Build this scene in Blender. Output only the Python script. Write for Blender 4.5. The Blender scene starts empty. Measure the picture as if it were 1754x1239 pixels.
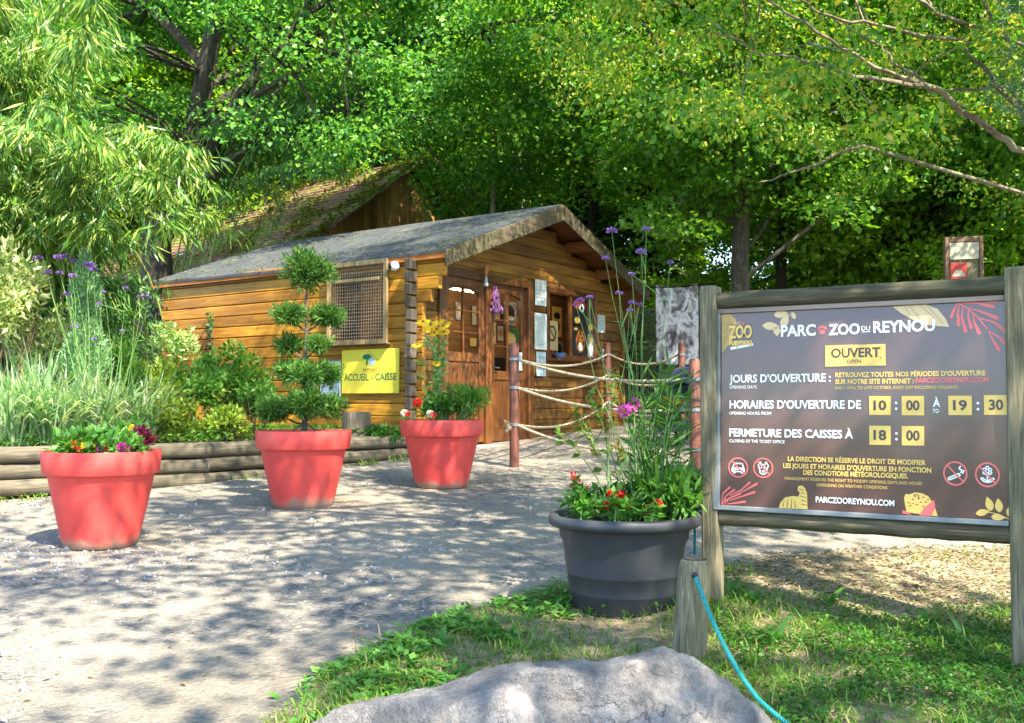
import bpy, math, random
import numpy as np
from mathutils import Vector, Matrix, noise

# ------------------------------------------------------------------ camera, sky, sun, exposure
SC = bpy.context.scene
COL = SC.collection
F, CX, CY, HOR = 1700.0, 877.0, 619.5, 690.0        # focal length and horizon, in photo pixels
PITCH = math.atan((HOR - CY) / F)
EYE = 1.3
cam = bpy.data.cameras.new('camera'); camo = bpy.data.objects.new('camera', cam); COL.objects.link(camo)
camo.location = (0, 0, EYE); camo.rotation_euler = (math.pi / 2 + PITCH, 0, 0)
cam.sensor_width = 36; cam.lens = 36 * F / 1754; cam.clip_start = .05; cam.clip_end = 500
SC.camera = camo
SUN = Vector((.41, -.6, .88)).normalized()
SUN_EL = math.asin(SUN.z); SUN_AZ = math.atan2(SUN.x, SUN.y)
W_ = bpy.data.worlds.new('World'); SC.world = W_; W_.use_nodes = True
nt = W_.node_tree; bg = nt.nodes['Background']
sky = nt.nodes.new('ShaderNodeTexSky'); sky.sky_type = 'NISHITA'; sky.sun_disc = False
sky.sun_elevation = SUN_EL; sky.sun_rotation = SUN_AZ; sky.air_density = 1.0; sky.dust_density = .3; sky.ozone_density = 1.2
nt.links.new(sky.outputs[0], bg.inputs[0]); bg.inputs[1].default_value = .15
sl = bpy.data.lights.new('sun', 'SUN'); so = bpy.data.objects.new('sun', sl); COL.objects.link(so)
sl.energy = 4.8; sl.angle = math.radians(.55); sl.color = (1, .9, .73)
so.rotation_euler = SUN.to_track_quat('Z', 'Y').to_euler(); so.location = (10, -8, 20)
vs = SC.view_settings; SC.display_settings.display_device = 'sRGB'
vs.view_transform = 'Standard'; vs.look = 'None'; vs.gamma = 1; vs.exposure = 2.35
SC.cycles.use_denoising = True
SC.cycles.max_bounces = 10; SC.cycles.diffuse_bounces = 6; SC.cycles.transmission_bounces = 6
SC.cycles.sample_clamp_indirect = 6
random.seed(7); RNG = np.random.default_rng(7)
R = math.radians

def at(px, py, Y):
    zc = -(py - CY) / F
    y = math.cos(PITCH) - math.sin(PITCH) * zc; z = math.sin(PITCH) + math.cos(PITCH) * zc
    k = Y / y
    return Vector(((px - CX) / F * k, Y, EYE + z * k))
def sstep(a, b, x):
    t = np.clip((x - a) / (b - a), 0, 1); return t * t * (3 - 2 * t)
def gz(x, y):
    x = np.asarray(x, float); y = np.asarray(y, float)
    z = .057 * np.clip(y, -3, 40)
    z = z - .13 * sstep(1.0, 2.4, x) * sstep(7.5, 4.2, y) * sstep(-1, 3, y)
    z = z + .16 * np.clip(y - 23, 0, 60) + .06 * np.clip(-x - 9, 0, 40)
    return z if z.ndim else float(z)
def ground_at(px, py):
    d = 4.0
    for _ in range(30):
        p = at(px, py, d); s = (EYE - p.z) / d
        d = (EYE - gz(p.x, d)) / max(s, 1e-3)
    p = at(px, py, d); return Vector((p.x, p.y, gz(p.x, p.y)))

# ------------------------------------------------------------------ object helpers
def tag(o, label=None, cat=None, group=None, kind=None):
    if label: o['label'] = label
    if cat: o['category'] = cat
    if group: o['group'] = group
    if kind: o['kind'] = kind
    return o
def thing(name, label, cat, loc=(0, 0, 0), rz=0, group=None):
    o = bpy.data.objects.new(name, None); COL.objects.link(o); o.empty_display_size = .2
    o.location = loc; o.rotation_euler = (0, 0, rz)
    return tag(o, label, cat, group)
def copy_tree(o, parent=None):
    c = o.copy(); COL.objects.link(c)
    if parent: c.parent = parent
    for ch in list(o.children): copy_tree(ch, c)
    return c

class MB:
    def __init__(s): s.v = []; s.f = []; s.m = []; s.r = []
    def add(s, vs, fs, m=0, r=None):
        b = len(s.v); s.v += [tuple(q) for q in vs]
        r = random.random() if r is None else r
        for f in fs: s.f.append([b + i for i in f]); s.m.append(m); s.r.append(r)
    def box(s, x0, y0, z0, x1, y1, z1, m=0, r=None, M=None):
        vs = [Vector(p) for p in ((x0, y0, z0), (x1, y0, z0), (x1, y1, z0), (x0, y1, z0), (x0, y0, z1), (x1, y0, z1), (x1, y1, z1), (x0, y1, z1))]
        if M: vs = [M @ q for q in vs]
        s.add(vs, [(3, 2, 1, 0), (4, 5, 6, 7), (0, 1, 5, 4), (1, 2, 6, 5), (2, 3, 7, 6), (3, 0, 4, 7)], m, r)
    def beam(s, p0, p1, w, h, up=(0, 0, 1), m=0, r=None):
        p0 = Vector(p0); p1 = Vector(p1); d = (p1 - p0).normalized(); sd = d.cross(Vector(up)).normalized(); u = sd.cross(d)
        vs = []
        for p in (p0, p1):
            for a, b in ((-1, -1), (1, -1), (1, 1), (-1, 1)): vs.append(p + sd * (w / 2 * a) + u * (h / 2 * b))
        s.add(vs, [(0, 1, 2, 3), (7, 6, 5, 4), (0, 4, 5, 1), (1, 5, 6, 2), (2, 6, 7, 3), (3, 7, 4, 0)], m, r)
    def tube(s, pts, rad, n=8, m=0, r=None, cap=True, jit=0):
        pts = [Vector(p) for p in pts]; rad = [rad] * len(pts) if not hasattr(rad, '__len__') else rad
        vs = []; ref = Vector((.31, .17, .93))
        for i, p in enumerate(pts):
            d = (pts[min(i + 1, len(pts) - 1)] - pts[max(i - 1, 0)]).normalized()
            if abs(d.dot(ref)) > .95: ref = Vector((1, .1, 0))
            a = d.cross(ref).normalized(); b = d.cross(a)
            ref = a.cross(d) if i == 0 else ref
            for k in range(n):
                t = 2 * math.pi * k / n; q = rad[i] * (1 + (random.uniform(-jit, jit) if jit else 0))
                vs.append(p + a * math.cos(t) * q + b * math.sin(t) * q)
        fs = [(i * n + k, i * n + (k + 1) % n, (i + 1) * n + (k + 1) % n, (i + 1) * n + k) for i in range(len(pts) - 1) for k in range(n)]
        if cap: fs += [tuple(reversed(range(n))), tuple((len(pts) - 1) * n + k for k in range(n))]
        s.add(vs, fs, m, r)
    def lathe(s, prof, n=40, c=(0, 0, 0), m=0, r=None):
        vs = []
        for (q, z) in prof:
            for k in range(n):
                t = 2 * math.pi * k / n; vs.append((c[0] + q * math.cos(t), c[1] + q * math.sin(t), c[2] + z))
        fs = [(i * n + k, i * n + (k + 1) % n, (i + 1) * n + (k + 1) % n, (i + 1) * n + k) for i in range(len(prof) - 1) for k in range(n)]
        s.add(vs, fs, m, r)
    def prism(s, poly, y0, y1, m=0, r=None):      # polygon in (x, z), extruded along y
        n = len(poly)
        vs = [(p[0], y0, p[1]) for p in poly] + [(p[0], y1, p[1]) for p in poly]
        s.add(vs, [tuple(range(n)), tuple(reversed(range(n, 2 * n)))] + [(k, n + k, n + (k + 1) % n, (k + 1) % n) for k in range(n)], m, r)
    def ball(s, c, rx, ry, rz, nu=12, nv=7, m=0, r=None):
        s.lathe0(c, rx, ry, rz, nu, nv, m, r)
    def lathe0(s, c, rx, ry, rz, nu, nv, m, r):
        vs = [(c[0], c[1], c[2] - rz)]
        for j in range(1, nv):
            a = math.pi * j / nv - math.pi / 2
            for k in range(nu):
                t = 2 * math.pi * k / nu; vs.append((c[0] + rx * math.cos(a) * math.cos(t), c[1] + ry * math.cos(a) * math.sin(t), c[2] + rz * math.sin(a)))
        vs.append((c[0], c[1], c[2] + rz)); N = len(vs) - 1
        fs = [(0, 1 + (k + 1) % nu, 1 + k) for k in range(nu)]
        for j in range(nv - 2):
            for k in range(nu):
                a = 1 + j * nu; fs.append((a + k, a + (k + 1) % nu, a + nu + (k + 1) % nu, a + nu + k))
        a = 1 + (nv - 2) * nu; fs += [(a + k, a + (k + 1) % nu, N) for k in range(nu)]
        s.add(vs, fs, m, r)
    def build(s, name, mats, parent=None, smooth=False, bevel=0, loc=None, sharp=40):
        me = bpy.data.meshes.new(name); me.from_pydata(s.v, [], s.f)
        for m in (mats if isinstance(mats, (list, tuple)) else [mats]): me.materials.append(m)
        me.polygons.foreach_set('material_index', s.m)
        a = me.attributes.new('rnd', 'FLOAT', 'FACE'); a.data.foreach_set('value', s.r)
        if smooth:
            me.polygons.foreach_set('use_smooth', [True] * len(s.f))
            me.set_sharp_from_angle(angle=R(sharp))
        me.update()
        o = bpy.data.objects.new(name, me); COL.objects.link(o)
        if parent: o.parent = parent
        if loc is not None: o.location = loc
        if bevel:
            b = o.modifiers.new('bevel', 'BEVEL'); b.width = bevel; b.segments = 2; b.limit_method = 'ANGLE'
        return o

def fastmesh(name, co, tot, idx, mat, parent=None, rnd=None, smooth=False):
    me = bpy.data.meshes.new(name); co = np.asarray(co, np.float32)
    me.vertices.add(len(co)); me.vertices.foreach_set('co', co.ravel())
    idx = np.asarray(idx, np.int32); tot = np.asarray(tot, np.int32)
    me.loops.add(len(idx)); me.loops.foreach_set('vertex_index', idx)
    st = np.concatenate([[0], np.cumsum(tot)[:-1]]).astype(np.int32)
    me.polygons.add(len(tot)); me.polygons.foreach_set('loop_start', st)
    me.materials.append(mat); me.update(calc_edges=True)
    if rnd is not None:
        a = me.attributes.new('rnd', 'FLOAT', 'FACE'); a.data.foreach_set('value', np.asarray(rnd, np.float32))
    if smooth: me.polygons.foreach_set('use_smooth', np.ones(len(tot), bool))
    o = bpy.data.objects.new(name, me); COL.objects.link(o)
    if parent: o.parent = parent
    return o
def unit(a): return a / np.maximum(np.linalg.norm(a, axis=-1, keepdims=True), 1e-9)
def leaves(name, mat, pos, dr, nr, L, W, parent=None, fold=.12, wide=.45, rnd=None):
    """every leaf a folded four-cornered blade"""
    n = len(pos); dr = unit(dr); sd = unit(np.cross(dr, nr)); up = np.cross(sd, dr)
    L = np.broadcast_to(L, (n,))[:, None]; Wd = np.broadcast_to(W, (n,))[:, None]
    mid = pos + dr * L * wide + up * Wd * fold
    co = np.stack([pos, mid + sd * Wd / 2, pos + dr * L, mid - sd * Wd / 2], 1).reshape(-1, 3)
    b = np.arange(n)[:, None] * 4
    idx = np.concatenate([b, b + 1, b + 2, b, b + 2, b + 3], 1).ravel()
    rnd = RNG.random(n) if rnd is None else rnd
    return fastmesh(name, co, np.full(2 * n, 3), idx, mat, parent, np.repeat(rnd, 2))
def blades(name, mat, pos, dr, L, W, bend, parent=None, rnd=None):
    """grass-like blades: two bent segments and a tip, falling over along their own direction"""
    n = len(pos); dr = unit(dr); L = np.broadcast_to(L, (n,))[:, None]; Wd = np.broadcast_to(W, (n,))[:, None]; bend = np.broadcast_to(bend, (n,))[:, None]
    hz = dr * np.array([1, 1, 0]); hz = unit(hz + 1e-4); sd = np.stack([-hz[:, 1], hz[:, 0], np.zeros(n)], 1)
    p1 = pos + dr * L * .5; d2 = unit(dr + hz * bend - np.array([0, 0, 1]) * bend * .6); p2 = p1 + d2 * L * .32
    d3 = unit(d2 + hz * bend * .6 - np.array([0, 0, 1]) * bend); p3 = p2 + d3 * L * .22
    co = np.stack([pos - sd * Wd * .35, pos + sd * Wd * .35, p1 + sd * Wd / 2, p1 - sd * Wd / 2, p2 + sd * Wd * .38, p2 - sd * Wd * .38, p3], 1).reshape(-1, 3)
    b = np.arange(n)[:, None] * 7
    idx = np.concatenate([b, b + 1, b + 2, b + 3, b + 3, b + 2, b + 4, b + 5, b + 5, b + 4, b + 6], 1).ravel()
    rnd = RNG.random(n) if rnd is None else rnd
    return fastmesh(name, co, np.tile([4, 4, 3], n), idx, mat, parent, np.repeat(rnd, 3))
def rdir(n, rng=RNG):
    return unit(rng.normal(size=(n, 3)))

# ------------------------------------------------------------------ materials
def newmat(name):
    m = bpy.data.materials.new(name); m.use_nodes = True
    t = m.node_tree; return m, t, t.nodes, t.links, t.nodes['Principled BSDF']
def ramp(N, stops):
    r = N.new('ShaderNodeValToRGB'); e = r.color_ramp.elements
    while len(e) < len(stops): e.new(.5)
    for q, (p, c) in zip(e, stops): q.position = p; q.color = (*c, 1) if len(c) == 3 else c
    return r
def noise_n(N, L, scale, detail=4, rough=.6, vec=None, dist=0):
    n = N.new('ShaderNodeTexNoise'); n.inputs['Scale'].default_value = scale; n.inputs['Detail'].default_value = detail
    n.inputs['Roughness'].default_value = rough; n.inputs['Distortion'].default_value = dist
    if vec: L.new(vec, n.inputs['Vector'])
    return n
def mixc(N, L, mode, fac, a, b):
    m = N.new('ShaderNodeMix'); m.data_type = 'RGBA'; m.blend_type = mode
    for s, v in ((0, fac), (6, a), (7, b)):
        if isinstance(v, (int, float)): m.inputs[s].default_value = v
        elif isinstance(v, tuple): m.inputs[s].default_value = (*v, 1)
        else: L.new(v, m.inputs[s])
    return m.outputs[2]
def bump(N, L, bs, h, strength=.4, dist=.01):
    b = N.new('ShaderNodeBump'); b.inputs['Strength'].default_value = strength; b.inputs['Distance'].default_value = dist
    L.new(h, b.inputs['Height']); L.new(b.outputs[0], bs.inputs['Normal'])
def coords(N, L, scale=(1, 1, 1), kind='Object'):
    t = N.new('ShaderNodeTexCoord'); mp = N.new('ShaderNodeMapping'); mp.inputs['Scale'].default_value = scale
    L.new(t.outputs[kind], mp.inputs[0]); return mp.outputs[0]
def rnd_attr(N):
    a = N.new('ShaderNodeAttribute'); a.attribute_name = 'rnd'; return a.outputs['Fac']

def leaf_mat(name, cols, transl=.4, rough=.45, spec=.35, tint=1.25):
    m, t, N, L, bs = newmat(name)
    a = rnd_attr(N); oi = N.new('ShaderNodeObjectInfo')
    st = [(i / (len(cols) - 1), c) for i, c in enumerate(cols)]
    rp = ramp(N, st); L.new(a, rp.inputs[0])
    hs = N.new('ShaderNodeHueSaturation'); L.new(rp.outputs[0], hs.inputs['Color'])
    mr = N.new('ShaderNodeMapRange'); mr.inputs[3].default_value = .8; mr.inputs[4].default_value = 1.2
    L.new(oi.outputs['Random'], mr.inputs[0]); L.new(mr.outputs[0], hs.inputs['Value'])
    col = hs.outputs[0]
    L.new(col, bs.inputs['Base Color']); bs.inputs['Roughness'].default_value = rough; bs.inputs['Specular IOR Level'].default_value = spec
    tr = N.new('ShaderNodeBsdfTranslucent'); tc = mixc(N, L, 'MULTIPLY', 1.0, col, (tint * 1.35, tint * 1.3, tint * .55)); L.new(tc, tr.inputs[0])
    mx = N.new('ShaderNodeMixShader'); mx.inputs[0].default_value = transl
    L.new(bs.outputs[0], mx.inputs[1]); L.new(tr.outputs[0], mx.inputs[2]); L.new(mx.outputs[0], N['Material Output'].inputs[0])
    return m
def wood_mat(name, dark, mid, light, axis='X', grain=26, rough=.6, stain=(.02, .015, .01), stain_amt=.35, bstr=.35, vary=.35, spec=.3, coat=0):
    m, t, N, L, bs = newmat(name)
    k = {'X': (.06, 1, 1), 'Y': (1, .06, 1), 'Z': (1, 1, .06)}[axis]
    v = coords(N, L, tuple(q * grain for q in k))
    n1 = noise_n(N, L, 1.0, 6, .65, v, .6)
    rp = ramp(N, [(.28, dark), (.5, mid), (.72, light)]); L.new(n1.outputs[0], rp.inputs[0])
    v2 = coords(N, L, tuple(q * 3.2 for q in (.35 if q < 1 else 1 for q in k)))
    n2 = noise_n(N, L, 1.0, 4, .6, v2)
    r2 = ramp(N, [(.42, (0, 0, 0)), (.68, (1, 1, 1))]); L.new(n2.outputs[0], r2.inputs[0])
    f = N.new('ShaderNodeMath'); f.operation = 'MULTIPLY'; L.new(r2.outputs[0], f.inputs[0]); f.inputs[1].default_value = stain_amt
    c = mixc(N, L, 'MIX', f.outputs[0], rp.outputs[0], stain)
    mr = N.new('ShaderNodeMapRange'); mr.inputs[3].default_value = 1 - vary; mr.inputs[4].default_value = 1 + vary; L.new(rnd_attr(N), mr.inputs[0])
    hs = N.new('ShaderNodeHueSaturation'); L.new(c, hs.inputs['Color']); L.new(mr.outputs[0], hs.inputs['Value'])
    # knots
    vk = coords(N, L, tuple(q * 2.4 for q in (.5 if q < 1 else 1 for q in k)))
    vo = N.new('ShaderNodeTexVoronoi'); vo.inputs['Scale'].default_value = 1.6; L.new(vk, vo.inputs['Vector'])
    rk = ramp(N, [(.03, (1, 1, 1)), (.075, (0, 0, 0))]); L.new(vo.outputs[0], rk.inputs[0])
    fk = N.new('ShaderNodeMath'); fk.operation = 'MULTIPLY'; L.new(rk.outputs[0], fk.inputs[0]); fk.inputs[1].default_value = .6
    c2 = mixc(N, L, 'MIX', fk.outputs[0], hs.outputs[0], stain)
    L.new(c2, bs.inputs['Base Color']); bs.inputs['Roughness'].default_value = rough; bs.inputs['Specular IOR Level'].default_value = spec
    bs.inputs['Coat Weight'].default_value = coat; bs.inputs['Coat Roughness'].default_value = .25
    bump(N, L, bs, n1.outputs[0], bstr, .006)
    return m
def bark_mat(name, c1, c2, c3, sc=9, lich=None):
    m, t, N, L, bs = newmat(name)
    v = coords(N, L, (sc, sc, sc * .22)); n1 = noise_n(N, L, 1.6, 8, .7, v, .8)
    rp = ramp(N, [(.3, c1), (.5, c2), (.72, c3)]); L.new(n1.outputs[0], rp.inputs[0]); c = rp.outputs[0]
    if lich:
        v2 = coords(N, L, (3, 3, 3)); n2 = noise_n(N, L, 1.2, 5, .65, v2); r2 = ramp(N, [(.5, (0, 0, 0)), (.62, (1, 1, 1))]); L.new(n2.outputs[0], r2.inputs[0])
        c = mixc(N, L, 'MIX', r2.outputs[0], c, lich)
    L.new(c, bs.inputs['Base Color']); bs.inputs['Roughness'].default_value = .9; bs.inputs['Specular IOR Level'].default_value = .15
    bump(N, L, bs, n1.outputs[0], .8, .03); return m
def plain(name, col, rough=.5, spec=.4, var=.12, nscale=30, metal=0, bstr=0, dirt=None, coat=0):
    m, t, N, L, bs = newmat(name)
    v = coords(N, L); n1 = noise_n(N, L, nscale, 5, .6, v)
    lo = tuple(q * (1 - var) for q in col); hi = tuple(min(1, q * (1 + var)) for q in col)
    rp = ramp(N, [(.3, lo), (.7, hi)]); L.new(n1.outputs[0], rp.inputs[0]); c = rp.outputs[0]
    if dirt:
        n2 = noise_n(N, L, dirt[1], 6, .65, v); r2 = ramp(N, [(.5, (0, 0, 0)), (.75, (1, 1, 1))]); L.new(n2.outputs[0], r2.inputs[0])
        f = N.new('ShaderNodeMath'); f.operation = 'MULTIPLY'; f.inputs[1].default_value = dirt[2]; L.new(r2.outputs[0], f.inputs[0])
        c = mixc(N, L, 'MIX', f.outputs[0], c, dirt[0])
    L.new(c, bs.inputs['Base Color']); bs.inputs['Roughness'].default_value = rough; bs.inputs['Specular IOR Level'].default_value = spec
    bs.inputs['Metallic'].default_value = metal; bs.inputs['Coat Weight'].default_value = coat; bs.inputs['Coat Roughness'].default_value = .2
    if bstr: bump(N, L, bs, n1.outputs[0], bstr, .004)
    return m
def emit(name, col, s):
    m, t, N, L, bs = newmat(name); bs.inputs['Emission Color'].default_value = (*col, 1); bs.inputs['Emission Strength'].default_value = s
    bs.inputs['Base Color'].default_value = (*col, 1); return m
def glass_mat(name, refl=.12):
    m, t, N, L, bs = newmat(name); N.remove(bs)
    tr = N.new('ShaderNodeBsdfTransparent'); tr.inputs[0].default_value = (.93, .95, .94, 1); gl = N.new('ShaderNodeBsdfGlossy'); gl.inputs['Roughness'].default_value = .01
    mr = N.new('ShaderNodeFresnel'); mr.inputs['IOR'].default_value = 1.3 + refl
    mx = N.new('ShaderNodeMixShader'); L.new(mr.outputs[0], mx.inputs[0]); L.new(tr.outputs[0], mx.inputs[1]); L.new(gl.outputs[0], mx.inputs[2])
    L.new(mx.outputs[0], N['Material Output'].inputs[0]); return m

M = {}
M['oak'] = leaf_mat('oak_leaf', [(.03, .125, .03), (.075, .21, .034), (.16, .32, .04)], .42, .45, .3)
M['wood'] = leaf_mat('wood_leaf', [(.075, .19, .014), (.15, .3, .02), (.27, .41, .03)], .52)
M['maple'] = leaf_mat('maple_leaf', [(.045, .15, .016), (.1, .25, .02), (.19, .35, .028)], .5)
M['hornbeam'] = leaf_mat('hornbeam_leaf', [(.03, .12, .012), (.06, .18, .014), (.1, .24, .016), (.2, .28, .02), (.32, .28, .035)], .45)
M['spruce'] = leaf_mat('spruce_needle', [(.04, .1, .026), (.075, .16, .04), (.14, .24, .06)], .35, .6, .2)
M['cedar'] = leaf_mat('blue_conifer_needle', [(.05, .12, .08), (.08, .17, .11), (.11, .21, .13)], .15, .6, .2)
M['bamboo'] = leaf_mat('bamboo_leaf', [(.02, .075, .01), (.05, .14, .014), (.12, .24, .022), (.33, .38, .09)], .3, .4, .45)
M['bamboo2'] = leaf_mat('fine_bamboo_leaf', [(.035, .12, .03), (.07, .18, .04), (.13, .25, .06)], .4, .4, .45)
M['cypress'] = leaf_mat('cypress_leaf', [(.03, .09, .018), (.06, .16, .028), (.13, .25, .04)], .3, .55, .25)
M['juniper'] = leaf_mat('juniper_leaf', [(.1, .24, .1), (.18, .34, .16), (.3, .46, .24)], .35, .6, .2)
M['varieg'] = leaf_mat('variegated_leaf', [(.1, .22, .04), (.35, .42, .16), (.62, .6, .36)], .35)
M['shrub'] = leaf_mat('shrub_leaf', [(.035, .12, .02), (.07, .18, .025), (.13, .26, .035)], .38)
M['lime'] = leaf_mat('lime_shrub_leaf', [(.1, .2, .02), (.2, .32, .035), (.36, .42, .07)], .38)
M['grey_grass'] = leaf_mat('variegated_grass_blade', [(.08, .2, .07), (.17, .3, .14), (.42, .48, .32)], .3)
M['grass'] = leaf_mat('grass_blade', [(.045, .135, .012), (.075, .19, .016), (.125, .235, .026), (.29, .27, .1)], .35)
M['clover'] = leaf_mat('clover_leaf', [(.022, .105, .013), (.042, .155, .017), (.075, .2, .02)], .3)
M['ivy'] = leaf_mat('ivy_leaf', [(.02, .07, .018), (.035, .1, .022), (.06, .15, .03)], .25)
M['plant'] = leaf_mat('pot_plant_leaf', [(.04, .14, .02), (.07, .2, .03), (.13, .28, .05)], .35)
M['pale_plant'] = leaf_mat('pale_leaf', [(.1, .22, .05), (.2, .32, .1), (.4, .48, .24)], .35)
M['rose_leaf'] = leaf_mat('bronzed_leaf', [(.05, .13, .02), (.09, .17, .025), (.22, .13, .03)], .35)
M['coleus'] = leaf_mat('dark_red_leaf', [(.09, .008, .03), (.16, .012, .05), (.26, .02, .08)], .3)
M['stem'] = plain('green_stem', (.09, .18, .04), .6)
M['brown_stem'] = plain('brown_stem', (.11, .07, .04), .8)
M['dead'] = leaf_mat('fallen_leaf', [(.13, .095, .055), (.26, .2, .125), (.36, .3, .2)], .15, .7, .2)
def petal(n, c): return leaf_mat(n, [tuple(q * .75 for q in c), c], .3, .5, .3, 1)
M['p_yellow'] = petal('yellow_petal', (.8, .5, .01)); M['p_red'] = petal('red_petal', (.65, .012, .02)); M['p_pink'] = petal('pink_petal', (.7, .13, .5))
M['p_violet'] = petal('violet_petal', (.3, .16, .55)); M['p_magenta'] = petal('magenta_petal', (.5, .03, .3)); M['p_orange'] = petal('orange_petal', (.75, .2, .01)); M['p_white'] = petal('white_petal', (.75, .7, .66))
M['p_brown'] = plain('brown_flower_eye', (.2, .085, .015), .8)
M['culm'] = plain('bamboo_culm', (.16, .2, .05), .4, .4, .3, 4)
M['bark_oak'] = bark_mat('oak_bark', (.02, .016, .012), (.055, .045, .035), (.1, .09, .07))
M['bark_maple'] = bark_mat('maple_bark', (.028, .024, .019), (.075, .063, .05), (.15, .13, .105), 9, (.12, .12, .085))
M['bark_pale'] = bark_mat('pale_bark', (.06, .05, .036), (.15, .125, .09), (.27, .23, .17), 11, (.2, .19, .13))
M['bark_dark'] = bark_mat('dark_bark', (.015, .012, .01), (.04, .03, .025), (.07, .06, .05))
M['logX'] = wood_mat('honey_log_front_shaded', (.075, .028, .005), (.17, .076, .012), (.28, .14, .022), 'X', stain=(.05, .018, .008), stain_amt=.6, coat=.12)  # same logs as the side, darkened to stand for the front's shade
M['logY'] = wood_mat('honey_log_side_lit', (.2, .075, .006), (.4, .18, .016), (.54, .29, .03), 'Y', stain=(.13, .045, .006), stain_amt=.6, coat=.1)  # brighter and more golden, with the side wall's light put into the colour
M['logend'] = wood_mat('grey_log_end', (.03, .026, .022), (.08, .065, .05), (.17, .13, .09), 'Z', 40, .9, stain_amt=.3)
M['doorw'] = wood_mat('door_timber', (.055, .018, .006), (.11, .038, .009), (.18, .07, .015), 'Z', stain=(.03, .012, .006), stain_amt=.5, rough=.4, coat=.3)
M['barge'] = wood_mat('weathered_barge', (.028, .021, .014), (.07, .053, .035), (.13, .1, .066), 'X', 60, stain=(.05, .05, .022), stain_amt=.8, rough=.9)
M['soffit'] = wood_mat('soffit_board', (.09, .03, .01), (.16, .055, .014), (.24, .09, .022), 'Y', stain_amt=.3)
M['greenpost'] = wood_mat('weathered_green_timber', (.045, .038, .022), (.135, .115, .068), (.28, .24, .155), 'Z', 75, .85, stain=(.05, .06, .032), stain_amt=.6, bstr=.8)
M['greenrail'] = wood_mat('weathered_green_rail', (.03, .026, .016), (.09, .075, .043), (.2, .165, .1), 'X', 60, .85, stain=(.035, .045, .02), stain_amt=.7, bstr=.8)
M['trim'] = wood_mat('board_trim', (.17, .13, .1), (.27, .21, .17), (.36, .29, .24), 'X', 22, .7, stain_amt=.15)
M['trimgrey'] = plain('grey_edge_strip', (.16, .175, .18), .5, .5, .15, 20)
M['gablew'] = wood_mat('old_gable_board', (.16, .07, .025), (.34, .16, .06), (.52, .29, .12), 'Z', 18, .85, stain=(.03, .018, .01), stain_amt=.5, vary=.45)
M['redpost'] = wood_mat('red_brown_post', (.045, .015, .01), (.1, .034, .021), (.17, .065, .04), 'Z', 55, .5, stain=(.06, .03, .025), stain_amt=.35, coat=.15)
M['wall_log'] = wood_mat('retaining_log', (.04, .034, .024), (.11, .092, .066), (.22, .185, .135), 'X', 42, .9, stain=(.035, .032, .018), stain_amt=.7, bstr=.9, vary=.25)
M['stumpw'] = wood_mat('cut_stump', (.05, .042, .03), (.13, .105, .075), (.24, .2, .15), 'Z', 60, .9)
M['pot'] = plain('red_plastic', (.62, .062, .05), .42, .35, .05, 14, bstr=.02, dirt=((.3, .13, .1), 3.5, .35))
M['potdirt'] = plain('dusty_red_plastic', (.36, .1, .07), .8, .2, .25, 12, dirt=((.2, .17, .12), 9, .8))
M['black'] = plain('charcoal_plastic', (.03, .033, .038), .5, .45, .15, 260, bstr=.12, dirt=((.075, .07, .06), 5, .45))
M['soil'] = plain('potting_soil', (.045, .03, .02), .95, .1, .4, 40, bstr=.8)
M['rope'] = plain('pale_rope', (.3, .25, .175), .9, .1, .25, 90, bstr=.5)
M['cord'] = plain('turquoise_cord', (.015, .24, .22), .6, .3, .2, 120, bstr=.3)
M['hinge'] = plain('dull_steel', (.25, .25, .26), .4, .5, .1, 20, .9)
M['wire'] = plain('galvanised_wire', (.3, .25, .19), .5, .5, .15, 20, .4)
M['slatdark'] = plain('dark_slat', (.014, .012, .01), .8, .2, .3, 8)
M['white'] = plain('white_print', (.78, .79, .8), .35, .5, .02); M['yel'] = plain('yellow_print', (.7, .45, .1), .35, .5, .05); M['coral'] = plain('coral_print', (.68, .12, .11), .35, .5, .05)
M['tan'] = plain('tan_print', (.6, .43, .22), .35, .5, .04); M['ochre'] = plain('ochre_print', (.42, .26, .07), .35, .5, .05); M['dkbrown'] = plain('dark_print', (.055, .04, .035), .35, .5, .05)
M['panel'] = plain('glossy_brown_panel', (.085, .042, .039), .14, .55, .12, 6, coat=.28)
M['panel'].node_tree.nodes['Principled BSDF'].inputs['Coat Roughness'].default_value = .08
M['yelboard'] = plain('yellow_board', (.68, .56, .05), .5, .4, .05, 6, dirt=((.5, .42, .08), 3, .4)); M['greenp'] = plain('green_print', (.015, .15, .05), .5)
M['paper'] = plain('white_paper', (.42, .47, .48), .7, .2, .04, 8); M['paperblue'] = plain('pale_blue_board', (.34, .45, .52), .5, .4, .05, 8); M['ink'] = plain('grey_ink', (.2, .23, .28), .7)
M['inside'] = wood_mat('inside_board', (.07, .028, .008), (.14, .06, .016), (.22, .1, .028), 'X', 20, .6, stain_amt=.4)
M['glass'] = glass_mat('window_glass', .035)
M['blackp'] = plain('black_print', (.012, .012, .013), .4); M['orangep'] = plain('orange_print', (.45, .14, .02), .4, .4, .4, 30); M['greyp'] = plain('grey_print', (.25, .25, .24), .5, .4, .5, 12)
M['redp'] = plain('red_print', (.34, .03, .022), .4)
M['navy'] = plain('navy_fabric', (.025, .035, .06), .85, .2, .2, 60, bstr=.2); M['greenm'] = plain('green_tube', (.01, .16, .1), .35, .5, .05); M['tyre'] = plain('black_rubber', (.02, .02, .02), .8)
M['lamp_and_fill'] = emit('lit_tube_and_fill', (1, .82, .55), 7)
M['cream'] = plain('cream_plate', (.36, .34, .26), .6); M['brownframe'] = plain('brown_frame', (.13, .075, .042), .6)
M['lav'] = plain('dried_lavender', (.22, .1, .24), .9, .1, .5, 60, bstr=.6)
M['terra'] = plain('terracotta', (.4, .16, .07), .7)

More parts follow.
